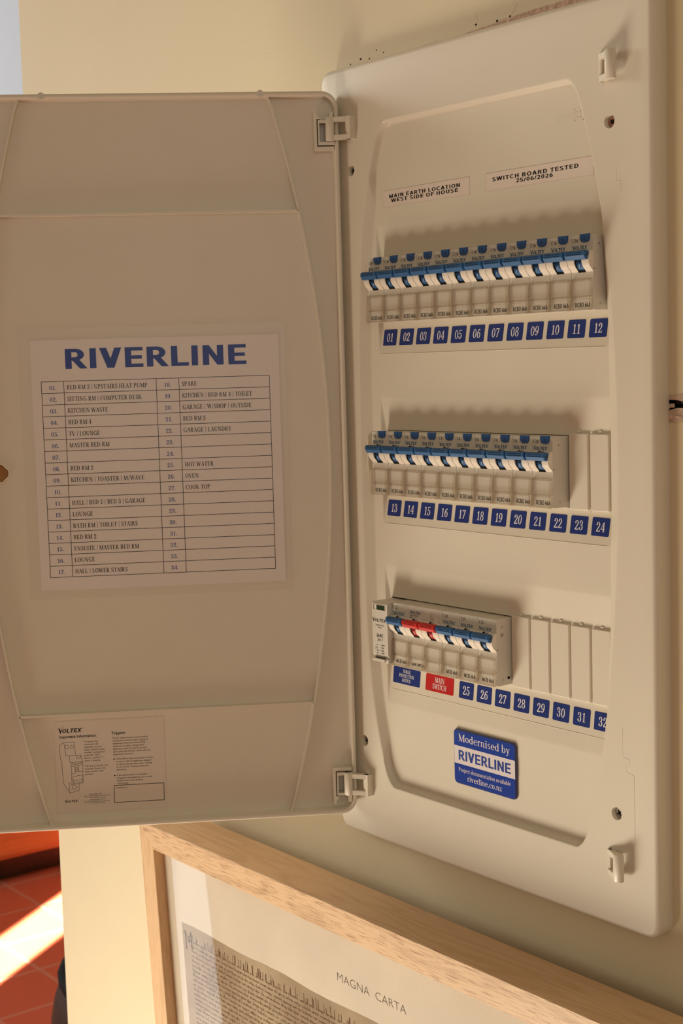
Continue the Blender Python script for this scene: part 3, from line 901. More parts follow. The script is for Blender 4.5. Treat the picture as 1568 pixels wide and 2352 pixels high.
# ------------------------------------------------------------------ the open door (part of the board)
HXD, HYD, TH = -28.4, -18.7, R(121.937)
DROT = (0, 0, -TH)
DW, DZ1, DZ0 = 277.0, 121.6, -410.3
DF = -8.5      # depth of the tray floor behind the rim


def dp(s, z):
    """door-plane point measured on the rim plane, moved onto the tray floor along the line of sight"""
    k = 1 - DF * .001
    return 4 + (s - 4) * k, -180 + (z + 180) * k


mb = MB()
# rim, inner wall, tray floor, outer shell
def loop(e, y, r):
    return [(x, y, z) for x, z in rrect(e, DW - e, DZ0 + e, DZ1 - e, max(.6, r - e), 8)]


mb.loops([loop(1.2, DF - 3.2, 12), loop(0, DF - 1.0, 12), loop(0, -.5, 12), loop(.5, 0, 12), loop(2.3, 0, 12), loop(2.8, -.5, 12), loop(3.4, DF + .6, 12), loop(4.2, DF, 12)], 0, True)
hs0, hs1, hz0, hz1 = 246.5, 266.5, -151.8, -139.2
for y, e in ((DF, 4.0), (DF - 3.2, 1.0)):
    rects = ((e, hs0, DZ0 + e, DZ1 - e), (hs1, DW - e, DZ0 + e, DZ1 - e), (hs0, hs1, DZ0 + e, hz0), (hs0, hs1, hz1, DZ1 - e))
    for a, b, c, d in rects:
        # clip the outer corners so they stay inside the rounded outline
        cut = 3.0
        pts = []
        for (px, pz) in ((a, c), (b, c), (b, d), (a, d)):
            cx_, cz_ = (px in (e, DW - e)), (pz in (DZ0 + e, DZ1 - e))
            if cx_ and cz_:
                sx_ = 1 if px == e else -1
                sz_ = 1 if pz == DZ0 + e else -1
                p1, p2 = (px + sx_ * cut, pz), (px, pz + sz_ * cut)
                pts += [p1, p2] if (sx_ * sz_ < 0) == ((px, pz) in ((b, c), (a, d))) and False else ([p2, p1] if (px, pz) in ((a, c), (b, d)) else [p1, p2])
            else:
                pts.append((px, pz))
        mb.add([(p, y, q_) for p, q_ in pts], [tuple(range(len(pts)))], 0)
    k = 4.5
    for (ax, az, bx, bz) in ((hs0, hz0, 1, 1), (hs0, hz1, 1, -1), (hs1, hz0, -1, 1), (hs1, hz1, -1, -1)):
        mb.add([(ax, y, az), (ax + bx * k, y, az), (ax, y, az + bz * k)], [(0, 1, 2)], 0)
oc = lambda e: [(hs0 + 4.5 - e * .4, hz1 + e), (hs0 - e, hz1 - 4.5 + e * .4), (hs0 - e, hz0 + 4.5 - e * .4), (hs0 + 4.5 - e * .4, hz0 - e), (hs1 - 4.5 + e * .4, hz0 - e), (hs1 + e, hz0 + 4.5 - e * .4), (hs1 + e, hz1 - 4.5 + e * .4), (hs1 - 4.5 + e * .4, hz1 + e)]
mb.loops([[(p, y, q_) for p, q_ in oc(e)] for e, y in ((1.6, DF), (1.0, DF + 1.2), (0, DF + 1.2), (0, DF - 3.2))], 0, False)
# arched ribs and cross ribs
ZM = -145.0


def arc(z):
    return 50.3 - 38 * (1 - ((z - ZM) / 265.0) ** 2)


def rib(pts, wd, hgt):
    cols = []
    for i_, (s_, z_) in enumerate(pts):
        a_ = pts[max(0, i_ - 1)]
        b_ = pts[min(len(pts) - 1, i_ + 1)]
        t = Vector((b_[0] - a_[0], b_[1] - a_[1])).normalized()
        nx_, nz_ = -t.y * wd / 2, t.x * wd / 2
        cols.append([(s_ + nx_ * 1.3, DF - .1, z_ + nz_ * 1.3), (s_ + nx_, DF + hgt, z_ + nz_), (s_ - nx_, DF + hgt, z_ - nz_), (s_ - nx_ * 1.3, DF - .1, z_ - nz_ * 1.3)])
    mb.loops(cols, 0, False, True)


zs = np.linspace(DZ0 + 3, DZ1 - 3, 60)
a1 = [dp(arc(z), z) for z in zs]
a1 = [(s_, min(DZ1 - 3, max(DZ0 + 3, z_))) for s_, z_ in a1]
rib(a1, 1.5, 4.5)
rib([(DW - s_, z_) for s_, z_ in a1], 1.5, 4.5)
for zr in (36.2, -324.0):
    p0 = dp(arc(zr), zr)
    rib([(p0[0], p0[1]), (DW - p0[0], p0[1])], 1.7, 4.5)
mb.box(hs0 - .5, hs1 + .5, DF - 4.6, DF - 3.3, hz0 - .5, hz1 + .5, 2)
# notches moulded in the rim
for s_ in (55.5, 210):
    mb.cyl((s_, -.6, DZ1 - 1.2), (s_, .05, DZ1 - 1.2), 2.6, 2.4, 16, 1)
rloc = Vector((HXD * .001 - .1, HYD * .001, .428))
door = mb.build('door', ['plastic', 'device', 'amber'], board, loc=rloc, rot=DROT)
# hinge sockets moulded inside the door: an L-shaped guide with a U-shaped clip
for cz, flip in ((93.5, 1), (-388.5, -1)):
    mb = MB()
    Z = lambda t: cz + flip * t

    def bx(a, b, c, d, y0=DF, y1=-.8):
        mb.box(a, b, y0, y1, min(Z(c), Z(d)), max(Z(c), Z(d)))
    bx(15.6, 17.4, -13.5, 14.5)
    bx(3.4, 15.6, -13.5, -11)
    bx(13.8, 14.8, -10, 7.5, DF, .2)
    bx(3.0, 13.8, -10, -7.8, DF, .2)
    bx(6.6, 13.8, 5.6, 7.5, DF, .2)
    bx(3.6, 6.6, 5.0, 13, DF, -.4)
    v = [(15.6, DF, Z(8.5)), (12.6, DF, Z(8.5)), (15.6, DF, Z(12)), (15.6, -.8, Z(8.5)), (12.6, -.8, Z(8.5)), (15.6, -.8, Z(12))]
    mb.add(v, [(0, 1, 2), (3, 4, 5), (0, 1, 4, 3), (1, 2, 5, 4), (2, 0, 3, 5)])
    mb.build('hinge_socket', ['plastic'], door)
R_d = Matrix.Rotation(-TH, 4, 'Z')


def door_world(s, y, z):
    p = R_d @ Vector((s * .001, y * .001, 0))
    return Vector((HXD * .001 + p.x, HYD * .001 + p.y, z * .001))


# ------------------------------------------------------------------ breakers
FACE = -18.0
W = 17.7


def body_profile(x0, x1, mb, m=0, back=46):
    mb.prism([(0, -.25), (0, -44.8), (2, -45), (back, -45), (back, 0), (.6, 0)], x0, x1, m)


def cheek_prof(k=1.0):
    pts = [(0.3, -8.2)]
    for a in range(100, -61, -10):
        pts.append((-(4.3 * math.cos(R(a)) * .98) if a < 90 else 0, -14.9 + 5.7 * math.sin(R(a))))
    pts += [(-1.0, -20.9), (-.35, -21.8), (0.3, -22.6)]
    return [(y * k, z) for y, z in pts]


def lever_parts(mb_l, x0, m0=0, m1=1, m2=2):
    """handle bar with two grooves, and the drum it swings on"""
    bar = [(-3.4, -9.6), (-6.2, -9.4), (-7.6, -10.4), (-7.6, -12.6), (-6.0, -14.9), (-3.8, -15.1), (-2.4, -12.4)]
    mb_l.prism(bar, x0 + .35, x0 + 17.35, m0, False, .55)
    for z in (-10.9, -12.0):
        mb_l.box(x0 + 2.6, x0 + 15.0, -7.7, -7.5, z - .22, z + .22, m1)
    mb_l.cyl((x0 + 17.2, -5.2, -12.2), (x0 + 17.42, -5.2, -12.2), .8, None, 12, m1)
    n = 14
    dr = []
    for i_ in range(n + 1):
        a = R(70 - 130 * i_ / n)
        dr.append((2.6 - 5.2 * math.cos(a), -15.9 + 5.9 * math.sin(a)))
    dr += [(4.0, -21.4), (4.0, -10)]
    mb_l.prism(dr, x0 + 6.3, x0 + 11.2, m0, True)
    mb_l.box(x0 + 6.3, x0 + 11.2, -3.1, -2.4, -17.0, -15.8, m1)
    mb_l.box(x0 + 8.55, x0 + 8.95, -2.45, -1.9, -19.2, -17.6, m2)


def cover(mb_c, x0):
    """clear hinged label cover, m0 face, m1 edges"""
    a, b = x0 + .5, x0 + 17.2
    y0, y1 = -.3, -2.2
    mb_c.add([(a + .8, y1, -27.3), (b - .8, y1, -27.3), (b - .8, y1, -44.2), (a + .8, y1, -44.2)], [(0, 1, 2, 3)], 0)
    for xa, xb in ((a, a + .9), (b - .9, b)):
        mb_c.prism([(y0, -26.4), (y1 * .6, -26.2), (y1, -27.3), (y1 - .5, -36.5), (y1 - .9, -43.6), (y1 - .2, -45.2), (y0, -45.0)], xa, xb, 1)
    mb_c.prism([(y0, -25.6), (y1, -26.2), (y1, -27.4), (y0, -27.4)], a + .9, b - .9, 1)
    mb_c.prism([(y0, -36.4), (y1, -36.4), (y1, -37.4), (y0, -37.4)], a + .9, b - .9, 1)
    mb_c.prism([(y0, -44.4), (y1, -44.3), (y1, -45.0), (y0, -45.0)], a + .9, b - .9, 1)


def slot_block(mb, x0, m_cheek, m_dark):
    for a, b in ((x0 + .12, x0 + 5.7), (x0 + 11.9, x0 + 17.6)):
        mb.prism(cheek_prof(), a, b, m_cheek, True)
    mb.box(x0 + 5.6, x0 + 12.0, -.08, 0.2, -22.4, -11.5, m_dark)
    mb.prism([(y * .9, z) for y, z in cheek_prof(.9)], x0 + 5.7, x0 + 6.15, m_dark, True)


def flat(x0, y, z0):
    return lambda u, v: (x0 + u, y, z0 + v)


def side_rivets(mb, xr, md, extra=False):
    for y, z in ((5.0, -5.4), (5.6, -41.2)):
        mb.cyl((xr, y, z), (xr + .14, y, z), 1.6, 1.2, 16, 0)
        mb.cyl((xr + .1, y, z), (xr + .16, y, z), .75, .7, 12, 6)
    if extra:
        mb.cyl((xr, 5.0, -10.8), (xr + .12, 5.0, -10.8), 1.3, None, 14, 6)
        mb.cyl((xr, 10.4, -40.4), (xr + .12, 10.4, -40.4), 1.1, None, 14, md)
    mb.cyl((xr, .9, -20.3), (xr + .12, .9, -20.3), .35, None, 8, md)


def breaker(rating, kind, second=None):
    """kind 'RCBO' (with test button) or 'MCB'"""
    root = empty('circuit_breaker', (0, 0, 0))
    mb = MB()
    body_profile(0, W, mb)
    slot_block(mb, 0, 1, 3)
    side_rivets(mb, W, 3, kind == 'MCB')
    mb.polys(block(rating, 2.1, .15, xs=1.1), flat(.9, -.06, -4.2), 2)
    if kind == 'RCBO':
        mb.polys(logo(2.55, xs=1.2), flat(1.0, -.06, -8.5), 4)
        mb.polys(block('RCBO A', 1.9, .17, width=14), flat(.9, -.06, -11.2), 2)
        mb.box(1.5, 16.2, -.12, 0.1, -44.7, -38.2, 5)
        mb.polys(block('RCBO 6kA', 2.7, .14, width=12.6, align='c'), flat(8.9, -.2, -43.2), 2)
    else:
        mb.polys(logo(2.55, xs=1.2), flat(1.0, -.06, -8.5), 4)
        mb.box(1.5, 16.2, -.12, 0.1, -44.7, -38.2, 5)
        mb.polys(block('MCB 6kA', 2.7, .14, width=11.6, align='c'), flat(8.9, -.2, -43.2), 2)
    mb.box(1.8, 15.9, -.1, 0.1, -36.2, -27.8, 5)
    mb.build('body', ['device', 'cheek', 'black', 'cavity', 'navy_ink', 'device', 'steel'], root)
    mb = MB()
    lever_parts(mb, 0)
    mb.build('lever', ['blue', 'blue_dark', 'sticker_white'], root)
    mb = MB()
    cover(mb, 0)
    mb.build('label_cover', ['clear', 'clear_edge'], root)
    if kind == 'RCBO':
        mb = MB()
        L_ = [(7.7, .5), (15.3, .5)]
        for a in range(0, -91, -15):
            L_.append((12.6 + 2.7 * math.cos(R(a)), -1.6 + 2.9 * math.sin(R(a))))
        for a in range(-90, -181, -15):
            L_.append((10.4 + 2.7 * math.cos(R(a)), -1.6 + 2.9 * math.sin(R(a))))
        mb.loops([[(x, .5, z) for x, z in L_], [(x, -.9, z) for x, z in L_]], 0, False, True)
        mb.polys(sans('T', 2.2, 0, 1, 'c'), flat(11.6, -.95, -3.4), 1)
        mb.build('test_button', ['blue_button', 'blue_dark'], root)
    return root


def copy_tree(root):
    r = root.copy()
    COL.objects.link(r)
    for ch in root.children:
        c = ch.copy()
        COL.objects.link(c)
        c.parent = r
    return r


def place(o, k, row, label, group):
    o.location = (.018 * k + .00015, FACE * .001, ROWS[row] * .001)
    tag(o, label, 'circuit breaker', group)


GT, GM, GB = 'C16 breakers in the top row', 'breakers in the middle row', 'breakers in the bottom row'
b16 = breaker('C16', 'RCBO')
for k in range(12):
    o = b16 if k == 0 else copy_tree(b16)
    place(o, k, 0, 'grey C16 breaker with blue lever directly above the number label %02d' % (k + 1), GT)
b6 = breaker('C6', 'RCBO')
for k in range(9):
    o = b6 if k == 0 else copy_tree(b6)
    place(o, k, 1, 'grey C6 breaker with blue lever directly above the number label %d' % (13 + k), GM)
place(breaker('C20', 'RCBO'), 9, 1, 'grey C20 breaker with blue test button, last in the middle row beside blank plates', GM)
place(breaker('C32', 'MCB'), 1, 2, 'grey C32 breaker between the surge device and the red main switch', GB)
place(breaker('C20', 'MCB'), 4, 2, 'grey C20 breaker without test button, just right of the red main switch', GB)
place(breaker('C25', 'MCB'), 5, 2, 'grey C25 breaker with blue lever above the number label 26', GB)
place(breaker('C32', 'MCB'), 6, 2, 'grey C32 breaker at the right end of the bottom row beside blank plates', GB)

# two-pole main switch
ms = empty('main_switch', (.036, FACE * .001, ROWS[2] * .001))
tag(ms, 'double-width main switch with two red levers in the bottom row', 'switch')
mb = MB()
body_profile(0, 35.7, mb)
for x0 in (0, 18):
    slot_block(mb, x0, 1, 3)
    mb.box(x0 + 1.5, x0 + 16.2, -.12, .1, -44.7, -38.2, 5)
    mb.box(x0 + 1.8, x0 + 15.9, -.1, .1, -36.2, -27.8, 5)
mb.polys(logo(2.4, xs=1.2), flat(1.8, -.06, -5.8), 4)
mb.polys(sans('100A  6 kA 250', .95, .01, 1.0), flat(1.6, -.06, -7.4), 2)
mb.polys(sans('50Hz', .9, .01, 1.0), flat(1.6, -.06, -8.9), 2)
for i_, t in enumerate(('1  3', '|  |', '2  4')):
    mb.polys(sans(t, 1.1, .01, .9), flat(23.5, -.06, -4.2 - 1.8 * i_), 2)
mb.polys(block('MAIN SWITCH', 2.1, .14, width=12.6, align='c'), flat(8.9, -.2, -43.0), 2)
mb.build('body', ['device', 'cheek', 'black', 'cavity', 'navy_ink', 'device'], ms)
for x0 in (0, 18):
    mb = MB()
    lever_parts(mb, x0)
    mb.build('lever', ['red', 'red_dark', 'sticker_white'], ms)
    mb = MB()
    cover(mb, x0)
    mb.build('label_cover', ['clear', 'clear_edge'], ms)

# surge protection device
sp = empty('surge_protector', (.0004, -.0226, -.2452))
tag(sp, 'narrow grey surge protection device with green window at the left end of the bottom row', 'surge protector')
mb = MB()
mb.prism([(0, -.9), (0, -38.2), (1.6, -40.6), (1.6, -41.0), (0, -41.2), (0, -43.2), (1.0, -44), (48, -44), (48, 0), (.9, 0)], 0, 17.2, 0)
mb.box(.9, 14.6, -1.5, .4, -43.2, -41.3, 0)
mb.box(1.4, 14.9, -.08, .2, -5.6, -2.0, 3)
mb.box(1.3, 15.1, -.35, 0, -2.0, -1.7, 0)
mb.box(1.3, 15.1, -.35, 0, -5.9, -5.6, 0)
mb.box(2.9, 5.2, -.14, .1, -5.5, -2.1, 4)
mb.box(3.2, 13.8, -.12, .1, -40.9, -40.3, 2)
mb.polys(logo(2.7, 'c'), flat(8.3, -.06, -14.3), 1)
for t, h_, z, of in (('Surge Protective', 1.05, -17.2, .012), ('Device', 1.05, -19.0, .012), ('SA-RC', 2.2, -25.4, .035), ('300 V', 2.2, -28.6, 0)):
    mb.polys(sans(t, h_, of, .82 if h_ > 2 else .9, 'c'), flat(8.4, -.06, z), 1)
for i_, (a, b) in enumerate((('Uc', '= 320Vac'), ('In', '= 20kA'), ('Imax', '= 50kA'), ('Up', '= 1500V'))):
    mb.polys(sans(a, 1.15, .014, .8), flat(4.4, -.06, -31.9 - 1.95 * i_), 1)
    mb.polys(sans(b, 1.15, .014, .8), flat(8.6, -.06, -31.9 - 1.95 * i_), 1)
mb.box(2.6, 3.8, -.06, .1, -34.6, -33.0, 1)
mb.box(2.8, 3.6, -.09, .1, -34.4, -33.2, 0)
mb.build('body', ['device', 'black', 'cavity', 'steel', 'cheek'], sp)
mb = MB()
mb.box(5.4, 13.9, -.2, .1, -5.4, -2.2, 0)
mb.build('indicator_window', ['green'], sp)


# ------------------------------------------------------------------ labels stuck on the board
def sticker(name, x0, x1, z0, z1, r, texts, mats, thick=.16, fn=None, extra=None):
    """rounded label laid on the panel surface; origin at its centre"""
    cx, cz = (x0 + x1) / 2, (z0 + z1) / 2
    cy = panel_y(cx, cz)
    sl = (panel_y(cx, cz + 2) - panel_y(cx, cz - 2)) / 4
    Y = lambda x, z, t: cy + sl * (z - cz) - t
    mb = MB()
    L_ = rrect(x0, x1, z0, z1, r, 4)
    mb.loops([[(x, Y(x, z, .02), z) for x, z in L_], [(x, Y(x, z, thick), z) for x, z in L_]], 0, False, True)
    if extra:
        extra(mb, Y)
    for pl, tx, tz, m in texts:
        mb.polys(pl, lambda u, v, tx=tx, tz=tz: (tx + u, Y(tx + u, tz + v, thick + .05), tz + v), m)
    return mb.build(name, mats, None, loc=(cx * .001, cy * .001, cz * .001), off=(cx, cy, cz))


LG = 'blue number labels under the breaker rows'
for k in range(12):
    x0 = .4 + 18.16 * k
    for base, row, first in ((0, 0, 1), (-122.6, 1, 13)):
        z1 = base - 50.0
        n_ = k + first
        o = sticker('number_label', x0, x0 + 14.6, z1 - 11.4, z1, 1.0, [(serif('%02d' % n_, 5.9, 1.0, 'c'), x0 + 7.3, z1 - 8.7, 1)], ['sticker_blue', 'sticker_white'])
        tag(o, 'small navy label with the white number %02d on the board front' % n_, 'label', LG)
for k in range(8):
    x0 = 73.2 + 18.1 * k
    z1 = -295.8
    o = sticker('number_label', x0, x0 + 14.6, z1 - 11.6, z1, 1.0, [(serif('%d' % (25 + k), 5.9, 1.0, 'c'), x0 + 7.3, z1 - 8.8, 1)], ['sticker_blue', 'sticker_white'])
    tag(o, 'small navy label with the white number %d on the board front' % (25 + k), 'label', LG)
x0, z1 = 1.3, -295.4
o = sticker('device_label', x0, x0 + 30, z1 - 11.8, z1, 1.0, [(serif(t, 2.45, .95, 'c'), x0 + 15, z1 - 3.7 - 3.25 * i_, 1) for i_, t in enumerate(('SURGE', 'PROTECTION', 'DEVICE'))], ['sticker_blue', 'sticker_white'])
tag(o, 'navy label reading SURGE PROTECTION DEVICE on the board front', 'label')
x0 = 37.6
o = sticker('device_label', x0, x0 + 29.8, z1 - 12.0, z1, 1.0, [(serif(t, 3.7, .92, 'c'), x0 + 14.9, z1 - 5.4 - 4.6 * i_, 1) for i_, t in enumerate(('MAIN', 'SWITCH'))], ['sticker_red', 'sticker_white'])
tag(o, 'red label reading MAIN SWITCH below the red levers', 'label')


def tape_edges(x0, x1, z0, z1):
    def f(mb, Y):
        for a, b, c, d in ((x0, x1, z1 - .25, z1), (x0, x1, z0, z0 + .25), (x0, x0 + .25, z0, z1), (x1 - .25, x1, z0, z1)):
            mb.add([(x, Y(x, z, .19), z) for x, z in ((a, c), (b, c), (b, d), (a, d))], [(0, 1, 2, 3)], 2)
    return f


for (x0, x1, z0, z1, ta, tb, xa, lab) in ((5.5, 96.5, 35.9, 47.5, 'MAIN EARTH LOCATION', 'WEST SIDE OF HOUSE', 50, 'white tape label reading MAIN EARTH LOCATION WEST SIDE OF HOUSE'),
                                          (112, 207, 36.0, 47.6, 'SWITCH BOARD TESTED', '25/06/2026', 156.5, 'white tape label reading SWITCH BOARD TESTED 25/06/2026')):
    tx = []
    for i_, t in enumerate((ta, tb)):
        tgt = {'MAIN EARTH LOCATION': 75, 'WEST SIDE OF HOUSE': 70.5, 'SWITCH BOARD TESTED': 77, '25/06/2026': 33}[t]
        pl = block(t, 2.5, .19, width=tgt, align='c', gap=.05)
        tx.append((pl, xa, 42.0 - 3.1 * i_, 1))
    o = sticker('tape_label', x0, x1, z0, z1, .3, tx, ['tape', 'black', 'tape_edge'], .13, extra=tape_edges(x0, x1, z0, z1))
    tag(o, lab, 'label')

# resin badge
bx0, bx1, bz0, bz1 = 70.4, 132.4, -368.0, -328.8
by = panel_y(100, -350)
mb = MB()
L_ = lambda e, y: [(x, y, z) for x, z in rrect(bx0 + e, bx1 - e, bz0 + e, bz1 - e, 3.6 - e, 6)]
mb.loops([L_(0, by - .05), L_(0, by - 1.0), L_(.25, by - 1.5), L_(.8, by - 1.8)], 2, True)
BY = by - 1.8
top_c, bot_c = bz1 - 11.9, bz0 + 14.6
P = rrect(bx0 + .8, bx1 - .8, bz0 + .8, bz1 - .8, 2.8, 6)
up = [p for p in P if p[1] >= bz1 - 4]
dn = [p for p in P if p[1] <= bz0 + 4]
for pts, m in (([(bx0 + .8, top_c), (bx1 - .8, top_c)] + up, 0), ([(bx1 - .8, bot_c), (bx0 + .8, bot_c)] + dn, 0), ([(bx0 + .8, bot_c), (bx1 - .8, bot_c), (bx1 - .8, top_c), (bx0 + .8, top_c)], 1)):
    mb.add([(x, BY, z) for x, z in pts], [tuple(range(len(pts)))], m)
for a, b in ((bx0 - .03, bx0 + .8), (bx1 - .8, bx1 + .03)):
    mb.add([(a, by - 1.0, bot_c), (b, BY - .03, bot_c), (b, BY - .03, top_c), (a, by - 1.0, top_c)], [(0, 1, 2, 3)], 1)
cxb = (bx0 + bx1) / 2
f_ = lambda z: (lambda u, v: (cxb + u, BY - .06, z + v))
mb.polys(serif('Modernised by', 5.2, align='c', width=51.5), f_(bz1 - 8.4), 1)
mb.polys(block('RIVERLINE', 7.0, .185, width=53, align='c', gap=-.03), f_((top_c + bot_c) / 2 - 3.5), 3)
mb.polys(serif('Project documentation available', 2.9, align='c', width=52), f_(bz0 + 9.2), 1)
mb.polys(serif('riverline.co.nz', 4.0, align='c', width=34.5), f_(bz0 + 3.6), 1)
o = mb.build('maker_badge', ['badge_blue', 'badge_white', 'badge_edge', 'logo_blue'], None, loc=(cxb * .001, by * .001, bz0 * .001), off=(cxb, by, bz0))
tag(o, 'glossy blue and white badge reading Modernised by, low on the board', 'badge')


# ------------------------------------------------------------------ paper on the door
def on_door(name, s, z, y):
    e = door_world(s, y, z)
    return empty(name, e, DROT)


# circuit chart: local x runs right-to-left on the sheet, so map u -> -u
cTL = dp(225.1, -51.6)
cBR = dp(47.4, -232.3)
CW, CH = cTL[0] - cBR[0], cTL[1] - cBR[1]
chart = on_door('circuit_chart', cBR[0] + CW / 2, cBR[1], DF + .35)
tag(chart, 'laminated white circuit chart headed RIVERLINE stuck inside the open door', 'chart')
mb = MB()
hw = CW / 2
mb.box(-hw, hw, -.25, 0, 0, CH, 0)
cm = lambda u, v: (hw - u, .06, CH - v)       # u from left, v from top (mm)


def ct(pl, u, v, m):
    mb.polys(pl, lambda a, b: (hw - u - a, .06, CH - v + b), m)


ct(block('RIVERLINE', 14.4, .195, width=133.5, gap=-.01), 22.9, 21.0, 2)


def chart_line(u0, v0, u1, v1, t=.38):
    if abs(v1 - v0) < 1e-6:
        a, b, c, d = u0 - t / 2, u1 + t / 2, v0 - t / 2, v0 + t / 2
    else:
        a, b, c, d = u0 - t / 2, u0 + t / 2, v0, v1
    mb.add([(hw - x, .05 if a < b - 1 else .065, CH - y) for x, y in ((a, c), (b, c), (b, d), (a, d))], [(0, 1, 2, 3)], 1)


TU0, TU1, TV0, TV1 = 7.0, 171.8, 29.8, 172.6
cols = [TU0, 23.0, 89.4, 105.8, TU1]
for i_ in range(18):
    v = TV0 + (TV1 - TV0) * i_ / 17
    chart_line(TU0, v, TU1, v)
for u in cols:
    chart_line(u, TV0, u, TV1)
ROWTXT = ['BED RM 2 | UPSTAIRS HEAT PUMP', 'SITTING RM | COMPUTER DESK', 'KITCHEN WASTE', 'BED RM 4', 'TV | LOUNGE', 'MASTER BED RM', '', 'BED RM 2', 'KITCHEN | TOASTER | M/WAVE', '', 'HALL | BED 2 | BED 3 | GARAGE', 'LOUNGE', 'BATH RM | TOILET | STAIRS', 'BED RM 2', 'ENSUITE | MASTER BED RM', 'LOUNGE', 'HALL | LOWER STAIRS',
          'SPARE', 'KITCHEN | BED RM 4 | TOILET', 'GARAGE | W/SHOP | OUTSIDE', 'BED RM 3', 'GARAGE | LAUNDRY', '', '', 'HOT WATER', 'OVEN', 'COOK TOP']
for n_ in range(1, 35):
    c = 0 if n_ <= 17 else 1
    r_ = (n_ - 1) % 17
    v = TV0 + (TV1 - TV0) * (r_ + .5) / 17 + 1.9
    ct(serif('%02d.' % n_, 3.0, 1.15, 'c'), (cols[0] + cols[1]) / 2 if c == 0 else (cols[2] + cols[3]) / 2, v, 2)
    t = ROWTXT[n_ - 1] if n_ <= len(ROWTXT) else ''
    if t:
        ct(serif(t, 3.2, .955, gap=.05), cols[2 * c + 1] + 2.0, v - .1, 1)
mb.build('paper_sheet', ['paper', 'black', 'logo_blue'], chart)
mb = MB()
mb.add([(-hw - 5, .3, -6), (hw + 8, .3, -6), (hw + 8, .3, CH + 9), (-hw - 5, .3, CH + 9)], [(0, 1, 2, 3)], 0)
mb.tube([(-hw - 5, .1, -6), (-hw - 5, .1, CH + 9), (hw + 8, .1, CH + 9), (hw + 8, .1, -6), (-hw - 5, .1, -6)], .18, 6)
mb.build('laminate_film', ['laminate'], chart)

# instruction sticker
iTL = dp(221.4, -329.4)
iBR = dp(141.1, -398.3)
IW, IH = iTL[0] - iBR[0], iTL[1] - iBR[1]
mb = MB()
hw2 = IW / 2
mb.box(-hw2, hw2, -.15, 0, 0, IH, 0)


def it(pl, u, v, m=1):
    mb.polys(pl, lambda a, b: (hw2 - u - a, .05, IH - v + b), m)


it(logo(3.6, xs=1.2), 3.6, 8.6, 1)
it(sans('Important Information:', 2.0, .02, 1.0), 4.0, 12.6, 1)
it(sans('Tripping:', 2.0, .02, 1.0), 42.2, 11.6, 1)
for i_, t in enumerate(('To ensure the', 'continued safe', 'operation of your', 'safety switch/ circuit', 'breaker combination,', "press the 'TEST'", "button, marked 'T',", 'every 3 months.', '', "The device should 'trip'", 'instantly. Return the', 'lever to the I/ ON', 'position.')):
    if t:
        it(sans(t, 1.25, .004, 1.0), 21.6, 16.6 + 2.06 * i_, 2)
for i_, t in enumerate(('If your safety switch/ circuit breaker', "combination device 'trips', unplug all", 'appliances. Reset the device. Plug', 'appliances in again, noting which', 'appliance causes the device to trip', 'again [this will indicate a fault with the', 'appliance]. However:')):
    it(sans(t, 1.25, .004, .98), 42.8, 15.0 + 2.06 * i_, 2)
for v0, lines in ((30.9, ('if the device trips shortly after having', 're set it, with no appliances plugged', 'in, there may be some other damage', 'to the circuit. Contact a licensed', 'electrician')), (43.4, ('if the device does not trip after', 'plugging in all appliances, this would', 'indicate the circuit may be', 'overloaded.'))):
    it([([(-.55 + .55 * math.cos(R(a)), .5 + .55 * math.sin(R(a))) for a in range(0, 360, 45)], [tuple(range(8))])], 43.8, v0, 1)
    for i_, t in enumerate(lines):
        it(sans(t, 1.25, .004, .98), 44.8, v0 + 2.06 * i_, 2)


def poly_line(pts, t=.22, m=1):
    for (a, b), (c, d) in zip(pts[:-1], pts[1:]):
        l_ = math.hypot(c - a, d - b) or 1
        nx_, ny_ = -(d - b) / l_ * t / 2, (c - a) / l_ * t / 2
        mb.add([(hw2 - x, .05, IH - y) for x, y in ((a + nx_, b + ny_), (c + nx_, d + ny_), (c - nx_, d - ny_), (a - nx_, b - ny_))], [(0, 1, 2, 3)], m)


poly_line([(42.4, 50.4), (79.2, 50.4), (79.2, 63.4), (42.4, 63.4), (42.4, 50.4)], .42)
it(sans('Installed by:', 1.25, .004, 1.0), 43.8, 52.8, 2)
it(logo(1.9, xs=1.25), 6.0, 61.4, 1)
it(sans('AU', 2.0, -.02, 1.0), 20.0, 58.6, 2)
it(sans('NZ', 2.0, -.02, 1.0), 20.0, 62.6, 2)
for i_, t in enumerate(('Phone: 08 8371 4055', 'Email: sales@voltexelectrical.com.au', 'www.voltexelectrical.com.au')):
    it(sans(t, .72, .008, 1.0), 24.2, 56.4 + 1.25 * i_, 1)
for i_, t in enumerate(('Freephone 0800 22 33 33', 'Email: sales@voltexelectrical.co.nz', 'www.voltexelectrical.co.nz')):
    it(sans(t, .72, .008, 1.0), 24.2, 60.6 + 1.25 * i_, 1)
